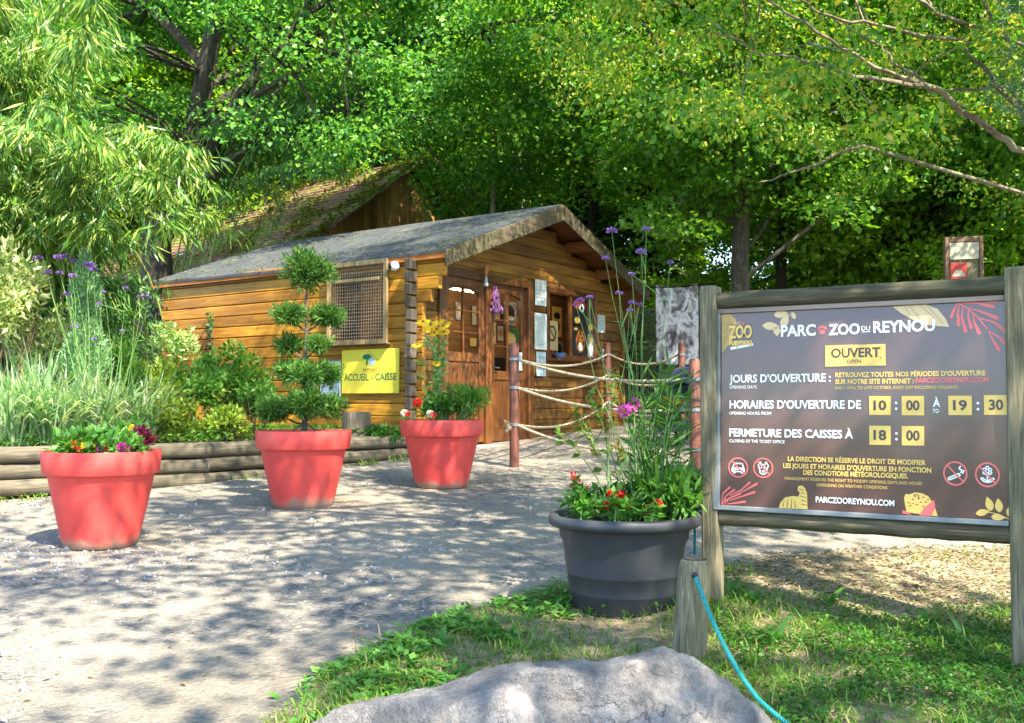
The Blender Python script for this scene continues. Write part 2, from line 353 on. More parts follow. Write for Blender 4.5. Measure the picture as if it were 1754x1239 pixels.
# rock
m, t, N, L, bs = newmat('grey_granite'); v = coords(N, L)
n1 = noise_n(N, L, 5, 8, .7, v); n2 = noise_n(N, L, 170, 4, .75, v); n3 = noise_n(N, L, 2.2, 4, .6, v, 1.2)
r1 = ramp(N, [(.3, (.085, .082, .08)), (.5, (.16, .153, .149)), (.7, (.3, .283, .27))]); L.new(n1.outputs[0], r1.inputs[0])
r2 = ramp(N, [(.3, (.6, .6, .62)), (.5, (1, 1, 1)), (.7, (1.4, 1.4, 1.4))]); L.new(n2.outputs[0], r2.inputs[0])
c = mixc(N, L, 'MULTIPLY', 1.0, r1.outputs[0], r2.outputs[0])
r3 = ramp(N, [(.52, (0, 0, 0)), (.62, (.55, .55, .55)), (.68, (0, 0, 0))]); L.new(n3.outputs[0], r3.inputs[0])
c = mixc(N, L, 'MIX', r3.outputs[0], c, (.44, .38, .35)); L.new(c, bs.inputs['Base Color']); bs.inputs['Roughness'].default_value = .85
vc = N.new('ShaderNodeTexVoronoi'); vc.feature = 'DISTANCE_TO_EDGE'; vc.inputs['Scale'].default_value = 3.2
nd = noise_n(N, L, 3.5, 6, .7, v); va = N.new('ShaderNodeVectorMath'); va.operation = 'MULTIPLY_ADD'; L.new(nd.outputs['Color'], va.inputs[0]); va.inputs[1].default_value = (.35, .35, .35); L.new(v, va.inputs[2]); L.new(va.outputs[0], vc.inputs['Vector'])
rc = ramp(N, [(0, (.72, .72, .72)), (.01, (.88, .88, .88)), (.02, (1, 1, 1))]); L.new(vc.outputs[0], rc.inputs[0])
n5 = noise_n(N, L, 1.7, 3, .5, v); r5 = ramp(N, [(.45, (1, 1, 1)), (.56, (0, 0, 0))]); L.new(n5.outputs[0], r5.inputs[0])
ck = mixc(N, L, 'MIX', r5.outputs[0], rc.outputs[0], (1., 1., 1.)); c = mixc(N, L, 'MULTIPLY', 1.0, c, ck)
n6 = noise_n(N, L, 26, 6, .75, v); r6 = ramp(N, [(.35, (.72, .72, .74)), (.65, (1.25, 1.22, 1.2))]); L.new(n6.outputs[0], r6.inputs[0]); c = mixc(N, L, 'MULTIPLY', 1.0, c, r6.outputs[0]); L.new(c, bs.inputs['Base Color'])
mm = N.new('ShaderNodeMath'); mm.operation = 'MULTIPLY_ADD'; L.new(n6.outputs[0], mm.inputs[0]); mm.inputs[1].default_value = .5; L.new(n1.outputs[0], mm.inputs[2])
m2 = N.new('ShaderNodeMath'); m2.operation = 'MULTIPLY_ADD'; L.new(ck, m2.inputs[0]); m2.inputs[1].default_value = .5; L.new(mm.outputs[0], m2.inputs[2])
bump(N, L, bs, m2.outputs[0], 1.0, .045); M['rock'] = m
# gravel yard
m, t, N, L, bs = newmat('compact_gravel'); v = coords(N, L)
n1 = noise_n(N, L, .55, 5, .6, v); n2 = noise_n(N, L, 32, 7, .8, v); n3 = noise_n(N, L, 1.3, 6, .7, v, .6)
vo = N.new('ShaderNodeTexVoronoi'); vo.inputs['Scale'].default_value = 48; L.new(v, vo.inputs['Vector'])
r1 = ramp(N, [(.3, (.205, .18, .143)), (.7, (.3, .265, .213))]); L.new(n1.outputs[0], r1.inputs[0])
r2 = ramp(N, [(.32, (.4, .4, .41)), (.47, (.9, .9, .9)), (.56, (1.08, 1.07, 1.06)), (.7, (1.55, 1.52, 1.48))]); L.new(n2.outputs[0], r2.inputs[0])
c = mixc(N, L, 'MULTIPLY', .85, r1.outputs[0], r2.outputs[0])
rv = ramp(N, [(0, (.35, .35, .37)), (.5, (.85, .85, .86)), (1, (1.6, 1.56, 1.5))]); L.new(vo.outputs['Color'], rv.inputs[0])
st = mixc(N, L, 'MULTIPLY', 1.0, (.175, .166, .152), rv.outputs[0])
r3 = ramp(N, [(.46, (0, 0, 0)), (.6, (.95, .95, .95))]); L.new(n3.outputs[0], r3.inputs[0])
c = mixc(N, L, 'MIX', r3.outputs[0], c, st); L.new(c, bs.inputs['Base Color']); bs.inputs['Roughness'].default_value = .92; bs.inputs['Specular IOR Level'].default_value = .2
mm = N.new('ShaderNodeMath'); mm.operation = 'MULTIPLY_ADD'; L.new(vo.outputs[0], mm.inputs[0]); mm.inputs[1].default_value = -.7; L.new(n2.outputs[0], mm.inputs[2])
bump(N, L, bs, mm.outputs[0], .9, .018); M['gravel'] = m
# verge soil with litter, forest floor, bed soil
def soil_mat(name, a, b, c_, s=6):
    m, t, N, L, bs = newmat(name); v = coords(N, L)
    n1 = noise_n(N, L, s, 8, .75, v); n2 = noise_n(N, L, .9, 4, .6, v)
    r1 = ramp(N, [(.32, a), (.5, b), (.68, c_)]); L.new(n1.outputs[0], r1.inputs[0]); r2 = ramp(N, [(.35, (.7, .7, .7)), (.65, (1.2, 1.2, 1.2))]); L.new(n2.outputs[0], r2.inputs[0])
    c = mixc(N, L, 'MULTIPLY', 1.0, r1.outputs[0], r2.outputs[0]); L.new(c, bs.inputs['Base Color']); bs.inputs['Roughness'].default_value = .95; bs.inputs['Specular IOR Level'].default_value = .15
    bump(N, L, bs, n1.outputs[0], .8, .02); return m
M['verge'] = soil_mat('verge_soil', (.11, .085, .055), (.22, .17, .11), (.38, .3, .2), 14)
M['floor'] = soil_mat('forest_floor', (.03, .04, .012), (.05, .075, .018), (.08, .11, .03), 3)
M['bed'] = soil_mat('bed_soil', (.05, .035, .022), (.1, .075, .045), (.16, .12, .075), 8)
M['stone'] = plain('gravel_stone', (.27, .26, .255), .9, .2, .4, 9)
# hut roofing: dark felt shingles with moss
m, t, N, L, bs = newmat('felt_shingle'); v = coords(N, L); br = N.new('ShaderNodeTexBrick')
mp = N.new('ShaderNodeMapping'); mp.inputs['Rotation'].default_value = (0, 0, math.pi / 2); L.new(v, mp.inputs[0]); L.new(mp.outputs[0], br.inputs['Vector'])
br.inputs['Scale'].default_value = 3.2; br.inputs['Color1'].default_value = (.024, .029, .034, 1); br.inputs['Color2'].default_value = (.042, .048, .054, 1); br.inputs['Mortar'].default_value = (.05, .055, .06, 1)
br.inputs['Mortar Size'].default_value = .03; br.inputs['Brick Width'].default_value = .55; br.inputs['Row Height'].default_value = .4
n1 = noise_n(N, L, 2.2, 6, .7, v); n2 = noise_n(N, L, 60, 3, .7, v)
r2 = ramp(N, [(.3, (.6, .6, .6)), (.7, (1.4, 1.4, 1.4))]); L.new(n2.outputs[0], r2.inputs[0]); c = mixc(N, L, 'MULTIPLY', 1.0, br.outputs[0], r2.outputs[0])
r1 = ramp(N, [(.54, (0, 0, 0)), (.72, (.8, .8, .8))]); L.new(n1.outputs[0], r1.inputs[0]); c = mixc(N, L, 'MIX', r1.outputs[0], c, (.13, .14, .045))
L.new(c, bs.inputs['Base Color']); bs.inputs['Roughness'].default_value = .85; bump(N, L, bs, n2.outputs[0], .5, .01); M['felt'] = m
m, t, N, L, bs = newmat('mossy_tile'); v = coords(N, L); n1 = noise_n(N, L, 1.5, 7, .72, v); n2 = noise_n(N, L, 24, 4, .7, v)
r0 = ramp(N, [(.3, (.07, .032, .022)), (.55, (.16, .075, .052)), (.75, (.27, .16, .12))]); L.new(n2.outputs[0], r0.inputs[0])
r1 = ramp(N, [(.46, (0, 0, 0)), (.58, (.95, .95, .95))]); L.new(n1.outputs[0], r1.inputs[0]); mo = ramp(N, [(.3, (.06, .08, .012)), (.7, (.22, .24, .03))]); L.new(n2.outputs[0], mo.inputs[0])
c = mixc(N, L, 'MIX', r1.outputs[0], r0.outputs[0], mo.outputs[0]); L.new(c, bs.inputs['Base Color']); bs.inputs['Roughness'].default_value = .95; bump(N, L, bs, n2.outputs[0], .7, .03); M['tile'] = m
M['moss'] = leaf_mat('moss', [(.05, .065, .01), (.11, .125, .018), (.22, .22, .04)], .2, .8, .1)
# printed banner: pale blotches stand for both print and dappled sunlight
m, t, N, L, bs = newmat('printed_banner'); v = coords(N, L, (3.5, 3.5, 2.4)); n1 = noise_n(N, L, 1.5, 8, .7, v, .5)
r1 = ramp(N, [(.3, (.05, .035, .035)), (.42, (.1, .07, .07)), (.48, (.3, .26, .28)), (.54, (.7, .66, .68)), (.7, (.25, .2, .24))]); L.new(n1.outputs[0], r1.inputs[0]); L.new(r1.outputs[0], bs.inputs['Base Color']); bs.inputs['Roughness'].default_value = .4; M['banner'] = m

# ------------------------------------------------------------------ the ground
def grid(name, xs, ys, zf, mat):
    X, Y = np.meshgrid(xs, ys); Z = zf(X, Y); co = np.stack([X, Y, Z], -1).reshape(-1, 3)
    nx, ny = len(xs), len(ys); i = (np.arange(ny - 1)[:, None] * nx + np.arange(nx - 1)[None]).ravel()
    idx = np.stack([i, i + 1, i + nx + 1, i + nx], 1).ravel()
    o = fastmesh(name, co, np.full(len(i), 4), idx, mat, None, None, True); return tag(o, kind='structure')
def wave(x, y, s, a):
    return a * (np.sin(x * 2.1 * s + 1.3 * np.sin(y * 1.7 * s)) * np.cos(y * 1.9 * s + 1.1 * np.sin(x * 1.3 * s)))
grid('ground', np.concatenate([np.arange(-150, -20, 10), np.arange(-20, 21, 1.0), np.arange(30, 151, 10)]), np.concatenate([np.arange(-150, -10, 10), np.arange(-10, 40, 1.0), np.arange(40, 161, 10)]), lambda x, y: gz(x, y) - .05, M['floor'])
def yardz(x, y): return gz(x, y) + wave(x, y, .7, .012) + wave(x, y, 2.3, .005)
grid('gravel_yard', np.arange(-9, 9.01, .12), np.arange(-7, 19.01, .12), yardz, M['gravel'])
def sdist(px, py, poly):
    """signed distance to a closed polygon, positive inside"""
    P = np.array(poly, float); d = np.full(px.shape, 1e9); ins = np.zeros(px.shape, bool)
    for a, b in zip(P, np.roll(P, -1, 0)):
        e = b - a; w = np.stack([px - a[0], py - a[1]], -1); t = np.clip((w @ e) / (e @ e), 0, 1)
        d = np.minimum(d, np.hypot(w[..., 0] - t * e[0], w[..., 1] - t * e[1]))
        c = ((a[1] <= py) & (b[1] > py)) | ((b[1] <= py) & (a[1] > py))
        with np.errstate(divide='ignore', invalid='ignore'): xi = a[0] + (py - a[1]) / (b[1] - a[1]) * (b[0] - a[0])
        ins ^= c & (px < xi)
    return np.where(ins, d, -d)
VERGE = [tuple(ground_at(*p).xy) for p in ((395, 1250), (470, 1200), (560, 1150), (640, 1106), (720, 1064), (800, 1037), (880, 1018), (960, 1003), (1060, 985), (1200, 972), (1330, 955), (1500, 948), (1754, 938))] + [(5.5, 6.3), (6.5, 1.5), (5, -1), (.5, -1), (-.6, 2.2)]
def vergez(x, y):
    d = sdist(x, y, VERGE) + wave(x, y, 4.5, .05) + wave(x, y, 11, .025)
    return yardz(x, y) - .05 + sstep(-.12, .22, d) * .085 + wave(x, y, 3.1, .012)
grid('verge', np.arange(-1.6, 7, .06), np.arange(-1.5, 7.6, .06), vergez, M['verge'])
BEDZ = .9
LOGS = [(-6.6, 7.35), (-4.36, 8.44), (-2.91, 9.4), (-1.95, 10.75), (-1.24, 11.6)]
bedpoly = [(-9.5, 7.0)] + [(x - .05, y + .08) for x, y in LOGS] + [(-1.3, 12.2), (-5.3, 15.0), (-6.5, 17), (-10, 17)]
mb = MB(); mb.add([(x, y, BEDZ) for x, y in bedpoly], [tuple(range(len(bedpoly)))]); tag(mb.build('flower_bed', M['bed']), kind='structure')

# ------------------------------------------------------------------ trees
def curve(p0, p1, sag=.15, n=5, wob=.05, rng=random):
    p0 = Vector(p0); p1 = Vector(p1); L_ = (p1 - p0).length; out = []
    for i in range(n + 1):
        t = i / n; p = p0.lerp(p1, t); p.z += sag * L_ * 4 * t * (1 - t) * .5
        if 0 < i < n: p += Vector((rng.uniform(-1, 1), rng.uniform(-1, 1), rng.uniform(-1, 1))) * wob * L_
        out.append(p)
    return out
def clump_leaves(C, rng, per, cr, flat, leafL, droop=.25, up=1.0):
    """leaf positions, directions and normals in sprays round the clump centres C"""
    n = len(C) * per; c = np.repeat(C, per, 0); sz = np.repeat(rng.uniform(.65, 1.35, len(C)), per)[:, None] * cr
    off = rng.normal(size=(n, 3)); off = unit(off) * (rng.random((n, 1)) ** .45); off[:, 2] *= flat
    tl = np.repeat(rng.normal(size=(len(C), 2)) * .25, per, 0); off[:, 2] += off[:, 0] * tl[:, 0] + off[:, 1] * tl[:, 1]
    pos = c + off * sz
    d = unit(off * np.array([1, 1, .4]) + rng.normal(size=(n, 3)) * .55 - np.array([0, 0, droop]))
    nr = unit(rng.normal(size=(n, 3)) * .8 + np.array([0, 0, up]))
    return pos, d, nr
def crown_clumps(rng, c, rad, n, seed, thr=-.12, inner=.35, nsc=.45, cut=None):
    out = []; c = np.array(c, float); rad = np.array(rad, float); tries = 0
    while len(out) < n and tries < n * 40:
        tries += 1
        d = rng.normal(size=3); d /= np.linalg.norm(d); q = inner + (1 - inner) * rng.random() ** .6
        p = c + d * rad * q * (1 + .25 * noise.noise(Vector(d * 2.2 + seed)))
        if noise.noise(Vector(p * nsc + seed)) < thr: continue
        if cut is not None and not cut(p): continue
        out.append(p)
    return np.array(out)
def make_tree(name, label, cat, base, H, tr, cc, rad, ncl, per, leafL, leafW, lm, bm, group=None, limbs=9, cr=.8, flat=.4, seed=1, lean=(0, 0), thr=-.12, cut=None, limb0=.35, droop=.25, twig=1.0, sz=1.0, lf=.45):
    rng = np.random.default_rng(seed); rr = random.Random(seed)
    root = thing(name, label, cat, base, 0, group)
    cl = crown_clumps(rng, cc, rad, ncl, seed * 3.7, thr, cut=cut)
    mb = MB(); top = Vector((lean[0], lean[1], H)); tp = []
    for i in range(9):
        t = i / 8; tp.append(Vector((top.x * t ** 1.4 + rr.uniform(-1, 1) * tr * .5 * (i > 0), top.y * t ** 1.4 + rr.uniform(-1, 1) * tr * .5 * (i > 0), -.15 + (H + .15) * t)))
    mb.tube(tp, [tr * (1.45 if i == 0 else 1.0 - .85 * (i / 8) ** 1.1) for i in range(9)], 10, jit=.05)
    nodes = [(p, tr * (1 - .8 * i / 8)) for i, p in enumerate(tp) if i > 2]; ends = []
    for k in range(limbs):
        t = limb0 + (1 - limb0) * (k + rr.random() * .6) / limbs; f = t * 8; i = min(int(f), 7); p0 = tp[i].lerp(tp[i + 1], f - i)
        e = cl[rr.randrange(len(cl))]; best = None
        for _ in range(14):                             # a clump not below the limb's root
            e = cl[rr.randrange(len(cl))]
            if any(np.linalg.norm(e - q) < .42 * rad[0] for q in ends): continue
            if e[2] > p0.z - .3 and (best is None or np.linalg.norm(e[:2] - np.array(p0)[:2]) > np.linalg.norm(best[:2] - np.array(p0)[:2])): best = e
        ends.append(np.array(best if best is not None else e)); e = Vector(ends[-1])
        pts = curve(p0, e, .12, 6, .035, rr); r0 = tr * lf * (1 - .45 * t)
        mb.tube(pts, [r0 * (1 - .85 * i / 6) for i in range(7)], 6)
        nodes += [(p, r0 * (1 - .85 * i / 6)) for i, p in enumerate(pts) if i > 1]
    NP = np.array([p for p, _ in nodes])
    for e in cl[: int(len(cl) * twig)]:
        j = int(np.argmin(np.linalg.norm(NP - e, axis=1) + .3 * np.maximum(NP[:, 2] - e[2], 0))); p0, r0 = nodes[j]
        mb.tube(curve(p0, e, .1, 3, .06, rr), [min(r0 * .6, .05), min(r0 * .45, .035), min(r0 * .3, .022), .008], 4, cap=False)
    mb.build('trunk', bm, root, True)
    pos, d, nr = clump_leaves(cl, rng, per, cr, flat, leafL, droop)
    s = rng.uniform(.7, 1.3, len(pos)) * sz
    leaves('crown', lm, pos, d, nr, leafL * s, leafW * s, root)
    return root
def make_spruce(name, label, base, H, rad, seed, lm, group=None, z0=1.2, cat='tree'):
    rng = np.random.default_rng(seed); rr = random.Random(seed); root = thing(name, label, cat, base, 0, group); mb = MB()
    mb.tube([(0, 0, -.2), (0, 0, H * .5), (0, 0, H)], [.19, .12, .02], 8)
    P, D, Nn, Ls = [], [], [], []
    z = z0
    while z < H - .2:
        f = 1 - z / H
        for k in range(rr.randint(5, 7)):
            a = rr.uniform(0, 6.283); ln = rad * (f ** .75) * rr.uniform(.7, 1.15) + .12
            dirv = Vector((math.cos(a), math.sin(a), 0)); p0 = Vector((0, 0, z)); p1 = p0 + dirv * ln - Vector((0, 0, ln * rr.uniform(.15, .45)))
            pts = [p0, p0.lerp(p1, .5) + Vector((0, 0, ln * .06)), p1]
            mb.tube(pts, [.03 * f + .01, .018 * f + .006, .004], 4, cap=False)
            n = int(26 + 50 * ln); t = rng.random(n) ** .7; q = np.array(p0)[None] * (1 - t[:, None]) + np.array(p1)[None] * t[:, None]
            q[:, 2] += ln * .12 * (t * (1 - t)); sd = np.array([-dirv.y, dirv.x, 0]); sg = rng.choice([-1, 1], n)[:, None]
            P.append(q); D.append(unit(sd * sg + np.array(dirv) * .8 + rng.normal(size=(n, 3)) * .25 - np.array([0, 0, .35]))); Nn.append(unit(rng.normal(size=(n, 3)) * .3 + np.array([0, 0, 1]))); Ls.append((.12 + .28 * (1 - t) * min(1, ln / 1.5)) * rng.uniform(.7, 1.3, n))
        z += rr.uniform(.22, .36)
    mb.build('trunk', M['bark_dark'], root, True)
    P = np.concatenate(P); D = np.concatenate(D); Nn = np.concatenate(Nn); Ls = np.concatenate(Ls)
    leaves('crown', lm, P, D, Nn, Ls, Ls * .3, root, .05, .4); return root
def over(p, base, ymax, xmin=None, yr=None):
    # keeps a crown clear of the roof below it
    w = (p[0] + base[0], p[1] + base[1], p[2] + base[2]); px = CX + F * w[0] / w[1]; py = HOR - F * (w[2] - EYE) / w[1]
    if xmin and px > xmin: return py < yr - 20
    return py < ymax - 35
def G(x, y): return (x, y, gz(x, y))

# the wood behind: four broadleaf trees, copied with their own turn and size
protos = [make_tree('broadleaf_tree', 'bright green broadleaf tree standing in the dense wood behind the buildings', 'tree', (0, 0, 0), 12, .2, (0, 0, 8), (3.9, 3.9, 6.2), 250, 190, .118, .09, M['wood'], M['bark_dark' if k else 'bark_pale'], 'broadleaf trees in the wood behind', 9, 1.0, .42, 31 + k, thr=-.2, limb0=.2, twig=.5) for k in range(3)]
spots = []
for row, (y, n, x0, x1) in enumerate(((27.5, 9, -15, 17), (32, 11, -19, 21), (38, 12, -24, 26), (46, 12, -30, 32))):
    for k in range(n): spots.append((x0 + (x1 - x0) * (k + .5 * (row % 2)) / (n - .5) + random.uniform(-.7, .7), y + random.uniform(-1.3, 1.3)))
used = [False] * 3
for i, (x, y) in enumerate(spots):
    k = i % 3; o = copy_tree(protos[k]) if used[k] else protos[k]; used[k] = True
    s = random.uniform(.9, 1.25); o.location = G(x, y); o.rotation_euler = (0, 0, random.uniform(0, 6.28)); o.scale = (s, s, s * random.uniform(.95, 1.15))

make_tree('oak_tree', 'dark blue green oak reaching over the mossy roof, trunk behind the bamboo', 'tree', G(-6.9, 18), 10, .34, (2.8, -.6, 7.6), (5.2, 3.6, 4.6), 340, 290, .088, .068, M['oak'], M['bark_oak'], None, 13, .66, .5, 5, (2.4, -.4), -.06, cut=lambda p: over(p, G(-6.9, 18), 285), limb0=.3)
make_tree('oak_tree', 'low oak hanging its dark leaves in front of the brown board gable', 'tree', G(.3, 22.5), 8, .13, (-1.0, -2.2, 6.0), (2.7, 1.9, 3.6), 100, 280, .09, .07, M['oak'], M['bark_pale'], None, 7, .7, .5, 9, (-.2, -.3), -.2, cut=lambda p: over(p, G(.3, 22.5), 285, 700, 395))
make_tree('young_birch', 'slender light green tree with pale thin trunk behind the hut roof', 'tree', G(-.39, 19.7), 11, .075, (0, 0, 8.6), (1.6, 1.6, 4.0), 70, 130, .1, .075, M['wood'], M['bark_pale'], None, 8, .6, .5, 12, (.1, 0), -.1, limb0=.4, cut=lambda p: p[2] > 5)
make_tree('maple_tree', 'maple with grey rough trunk and layered branches behind the notice board', 'tree', G(3.75, 16), 10.5, .19, (0, 0, 6.6), (4.3, 4.0, 4.4), 260, 270, .1, .085, M['maple'], M['bark_maple'], None, 20, .85, .28, 14, (-.15, .1), -.1, cut=lambda p: p[2] > 2.9, limb0=.22, lf=.24)
mp_ = [q for q in bpy.data.objects if q.name.startswith('maple_tree')][0]; o = copy_tree(mp_); o.location = G(9.2, 15.2); o.rotation_euler = (0, 0, 2.1); o['label'] = 'low leafy maple boughs above the right end of the notice board'
for k, (px, d, h) in enumerate(((1120, 23, 11), (1010, 26, 12), (1470, 20, 10), (1600, 18.5, 10), (1745, 17, 9), (1390, 25, 11))):
    p = at(px, 500, d)
    lab = ('dark spruce between the hut gable and the maple trunk', 'dark spruce rising just right of the hut ridge', 'dark spruce above the middle of the notice board', 'dark spruce left of the cream trail marker', 'dark spruce above the right end of the notice board', 'dark spruce just right of the maple trunk')[k]
    make_spruce('spruce_tree', lab, G(p.x, d), h, 2.5, 60 + k, M['spruce'], 'dark spruces at the edge of the wood', z0=.9)
for k, (px, d) in enumerate(((1337, 18), (1402, 21), (1005, 24))):
    p = at(px, 500, d)
    make_tree('wood_tree', ('thin dark trunk close right of the maple', 'thinner dark trunk second right of the maple', 'dark trunk just right of the hut roof peak')[k], 'tree', G(p.x, d), 9, .13, (0, 0, 7.5), (2.4, 2.4, 3.0), 70, 110, .15, .11, M['maple'], M['bark_dark'], None, 7, .8, .4, 80 + k, (.2, 0), -.1, limb0=.4)

for k, (px, d, w, h) in enumerate(((1235, 19.5, 1.3, 1.45), (1330, 22, 1.6, 1.7), (1430, 19, 1.5, 1.5), (1530, 17.5, 1.5, 1.55), (1640, 16.5, 1.5, 1.6), (1745, 15.5, 1.5, 1.7), (1160, 21, 1.4, 1.4), (1040, 24, 1.5, 1.7), (1205, 26, 2.0, 2.3))):
    p = at(px, 500, d); root = thing('understory_bush', ('light green bush left of the maple trunk', 'light green bush between the maple and thin dark trunk', 'light green bush behind the left half of the notice board', 'light green bush behind the middle of the notice board', 'light green bush left behind the trail marker', 'light green bush behind the right post of the notice board', 'light green bush behind the printed banner', 'light green bush behind the right slope of the hut roof', 'tall light green bush far behind the printed banner, left of the maple trunk')[k], 'bush', G(p.x, d), 0, 'bushes at the edge of the wood'); rng = np.random.default_rng(500 + k); cl = crown_clumps(rng, (0, 0, h), (w, w * .8, h), 80, 500 + k, -.2)
    pos, dd, nr = clump_leaves(cl, rng, 90, .4, .5, .1); leaves('foliage', M['wood'], pos, dd, nr, .1 * rng.uniform(.7, 1.3, len(pos)), .07, root); mb = MB()
    for e in cl[::4]: mb.tube(curve((0, 0, -.05), e, -.05, 3, .05), [.02, .014, .009, .004], 5, cap=False)
    mb.build('stem', M['brown_stem'], root)
p = at(1796, 400, 7.2); root = thing('blue_conifer', 'blue green conifer whose foliage shows at the upper right edge', 'conifer', G(p.x, 7.2)); rng = np.random.default_rng(640); n = 9000
mb = MB(); mb.tube([(0, 0, -.1), (0, 0, 3.5), (0, 0, 6.4)], [.09, .07, .01], 8); mb.build('trunk', M['bark_dark'], root, True); zz = 3.0 + 3.4 * rng.random(n); a = rng.random(n) * 6.283; q = (.33 + .07 * np.sin(zz * 5 + 2 * np.sin(a * 2))) * np.minimum(1, (6.6 - zz)) * np.minimum(1, (zz - 2.85) * 3) * rng.random(n) ** .35
leaves('foliage', M['cedar'], np.stack([np.cos(a) * q, np.sin(a) * q, zz], 1), np.stack([np.cos(a), np.sin(a), rng.normal(size=n) * .4 - .1], 1) + rng.normal(size=(n, 3)) * .3, rdir(n, rng), rng.uniform(.03, .07, n), rng.uniform(.008, .014, n), root)
p = at(1525, 500, 16.8); make_tree('wood_tree', 'small bright green tree between the maple trunk and the trail marker', 'tree', G(p.x, 16.8), 5.5, .06, (0, 0, 4.0), (1.7, 1.5, 1.7), 60, 150, .1, .08, M['wood'], M['bark_dark'], None, 6, .6, .45, 97, (.1, 0), -.2, limb0=.35)
# the hornbeam whose limbs come in from the right
def hornbeam():
    rng = np.random.default_rng(21); rr = random.Random(21); base = Vector(G(5.6, 8.4)); root = thing('hornbeam_tree', 'yellowing hornbeam with pale bare limbs reaching in from the right edge', 'tree', base)
    mb = MB(); mb.tube([(0, 0, -.2), (0, 0, 1.5), (.1, .1, 4), (0, 0, 8)], [.28, .2, .15, .04], 10, jit=.05)
    nodes = []
    def limb(pp, r0, r1, start=None):
        pts = [Vector(start)] if start else []
        pts += [at(*q) - base for q in pp]
        fine = []
        for a, b in zip(pts, pts[1:]):
            for j in range(4): fine.append(a.lerp(b, j / 4) + Vector((rr.uniform(-1, 1), rr.uniform(-1, 1), rr.uniform(-1, 1))) * .018)
        fine.append(pts[-1]); n = len(fine)
        rad = [r0 + (r1 - r0) * i / (n - 1) for i in range(n)]; mb.tube(fine, rad, 7); nodes.extend(zip(fine, rad))
    limb([(1754, 262, 7.8), (1690, 222, 7.7), (1610, 158, 7.6), (1560, 140, 7.5), (1480, 105, 7.4), (1400, 55, 7.3), (1300, -10, 7.2)], .034, .008, (0, 0, 1.3))
    limb([(1610, 158, 7.6), (1540, 140, 7.3), (1440, 126, 7.1), (1360, 100, 7.0), (1290, 88, 6.9)], .02, .006)
    limb([(1590, 145, 7.6), (1530, 105, 7.7), (1510, 80, 7.8)], .017, .006)
    limb([(1710, 146, 7.7), (1645, 72, 7.5), (1500, 44, 7.3), (1420, 30, 7.2), (1370, 0, 7.1)], .021, .007, (0, .05, 2.0))
    limb([(1725, 150, 7.7), (1620, 155, 7.7)], .018, .01, (0, .05, 1.9))
    limb([(1600, 20, 7.4), (1570, -10, 7.2)], .02, .012, (.05, .05, 3.4))
    limb([(1480, 250, 8.2), (1380, 290, 8.3), (1300, 312, 8.4)], .02, .006, (0, 0, 2.2))
    C = []
    while len(C) < 720:
        x = rng.uniform(-8.0, 2); y = rng.uniform(-3.4, 4.2); z = rng.uniform(2.1, 9.6)
        if ((x + 2.4) / 5.8) ** 2 + ((y - .3) / 3.9) ** 2 + ((z - 5.6) / 4.2) ** 2 > 1: continue
        w = Vector((x, y, z)) + base; px = CX + F * w.x / w.y; py = HOR - F * (w.z - EYE) / w.y
        if px < 960 and py > -40 + .2 * (px - 900): continue
        if py > 140 + .27 * (px - 900): continue        # how low the leaves hang over the yard
        if noise.noise(Vector((x, y, z)) * .6) < -.1: continue
        if px < 1790 and py > -20 and rng.random() > .58: continue
        C.append((x, y, z))
    C = np.array(C); NP = np.array([p for p, _ in nodes])
    for e in C[:420]:
        j = int(np.argmin(np.linalg.norm(NP - e, axis=1))); p0, r0 = nodes[j]
        if (Vector(e) - p0).length < 1.3: mb.tube(curve(p0, e, .1, 3, .05, rr), [min(r0 * .6, .012), .009, .006, .003], 4, cap=False)
    mb.build('trunk', M['bark_pale'], root, True)
    pos, d, nr = clump_leaves(C, rng, 190, .42, .38, .09, .7, .6); s = rng.uniform(.65, 1.3, len(pos))
    leaves('crown', M['hornbeam'], pos, d, nr, (.053 * s), .034 * s, root)
hornbeam()

# trees beside and behind the viewpoint that throw the dappled shade
shade = make_tree('shade_tree', 'tall broadleaf tree beside the road', 'tree', G(6.6, -1.9), 11, .22, (-1.2, 0, 8.2), (4.0, 3.7, 2.9), 165, 60, .13, .095, M['maple'], M['bark_maple'], 'tall trees beside the road', 12, .66, .35, 44, (-.5, 0), -.02, cut=lambda p: p[2] > 5.4, limb0=.4)
shade.scale = (.88, .88, 1)
for x, y, a, s in ((7.8, -3.4, 1.2, 1.0), (3.4, 3.3, .2, .85), (9.8, 8.6, 2.3, 1.05), (14.5, 15.5, 4.0, .95)):
    o = copy_tree(shade); o.location = G(x, y); o.rotation_euler = (0, 0, a); o.scale = (s, s, s)

# unseen trees added far behind the viewpoint for the glossy board to mirror
for i in range(18):
    a = R(-188 + 4.6 * i); o = copy_tree(protos[i % 3]); d = 95 + 9 * (i % 3); o.location = (d * math.sin(a), d * math.cos(a), -.2); o.scale = (1, 1, .58 + .06 * (i * 7 % 4)); o.rotation_euler = (0, 0, i)
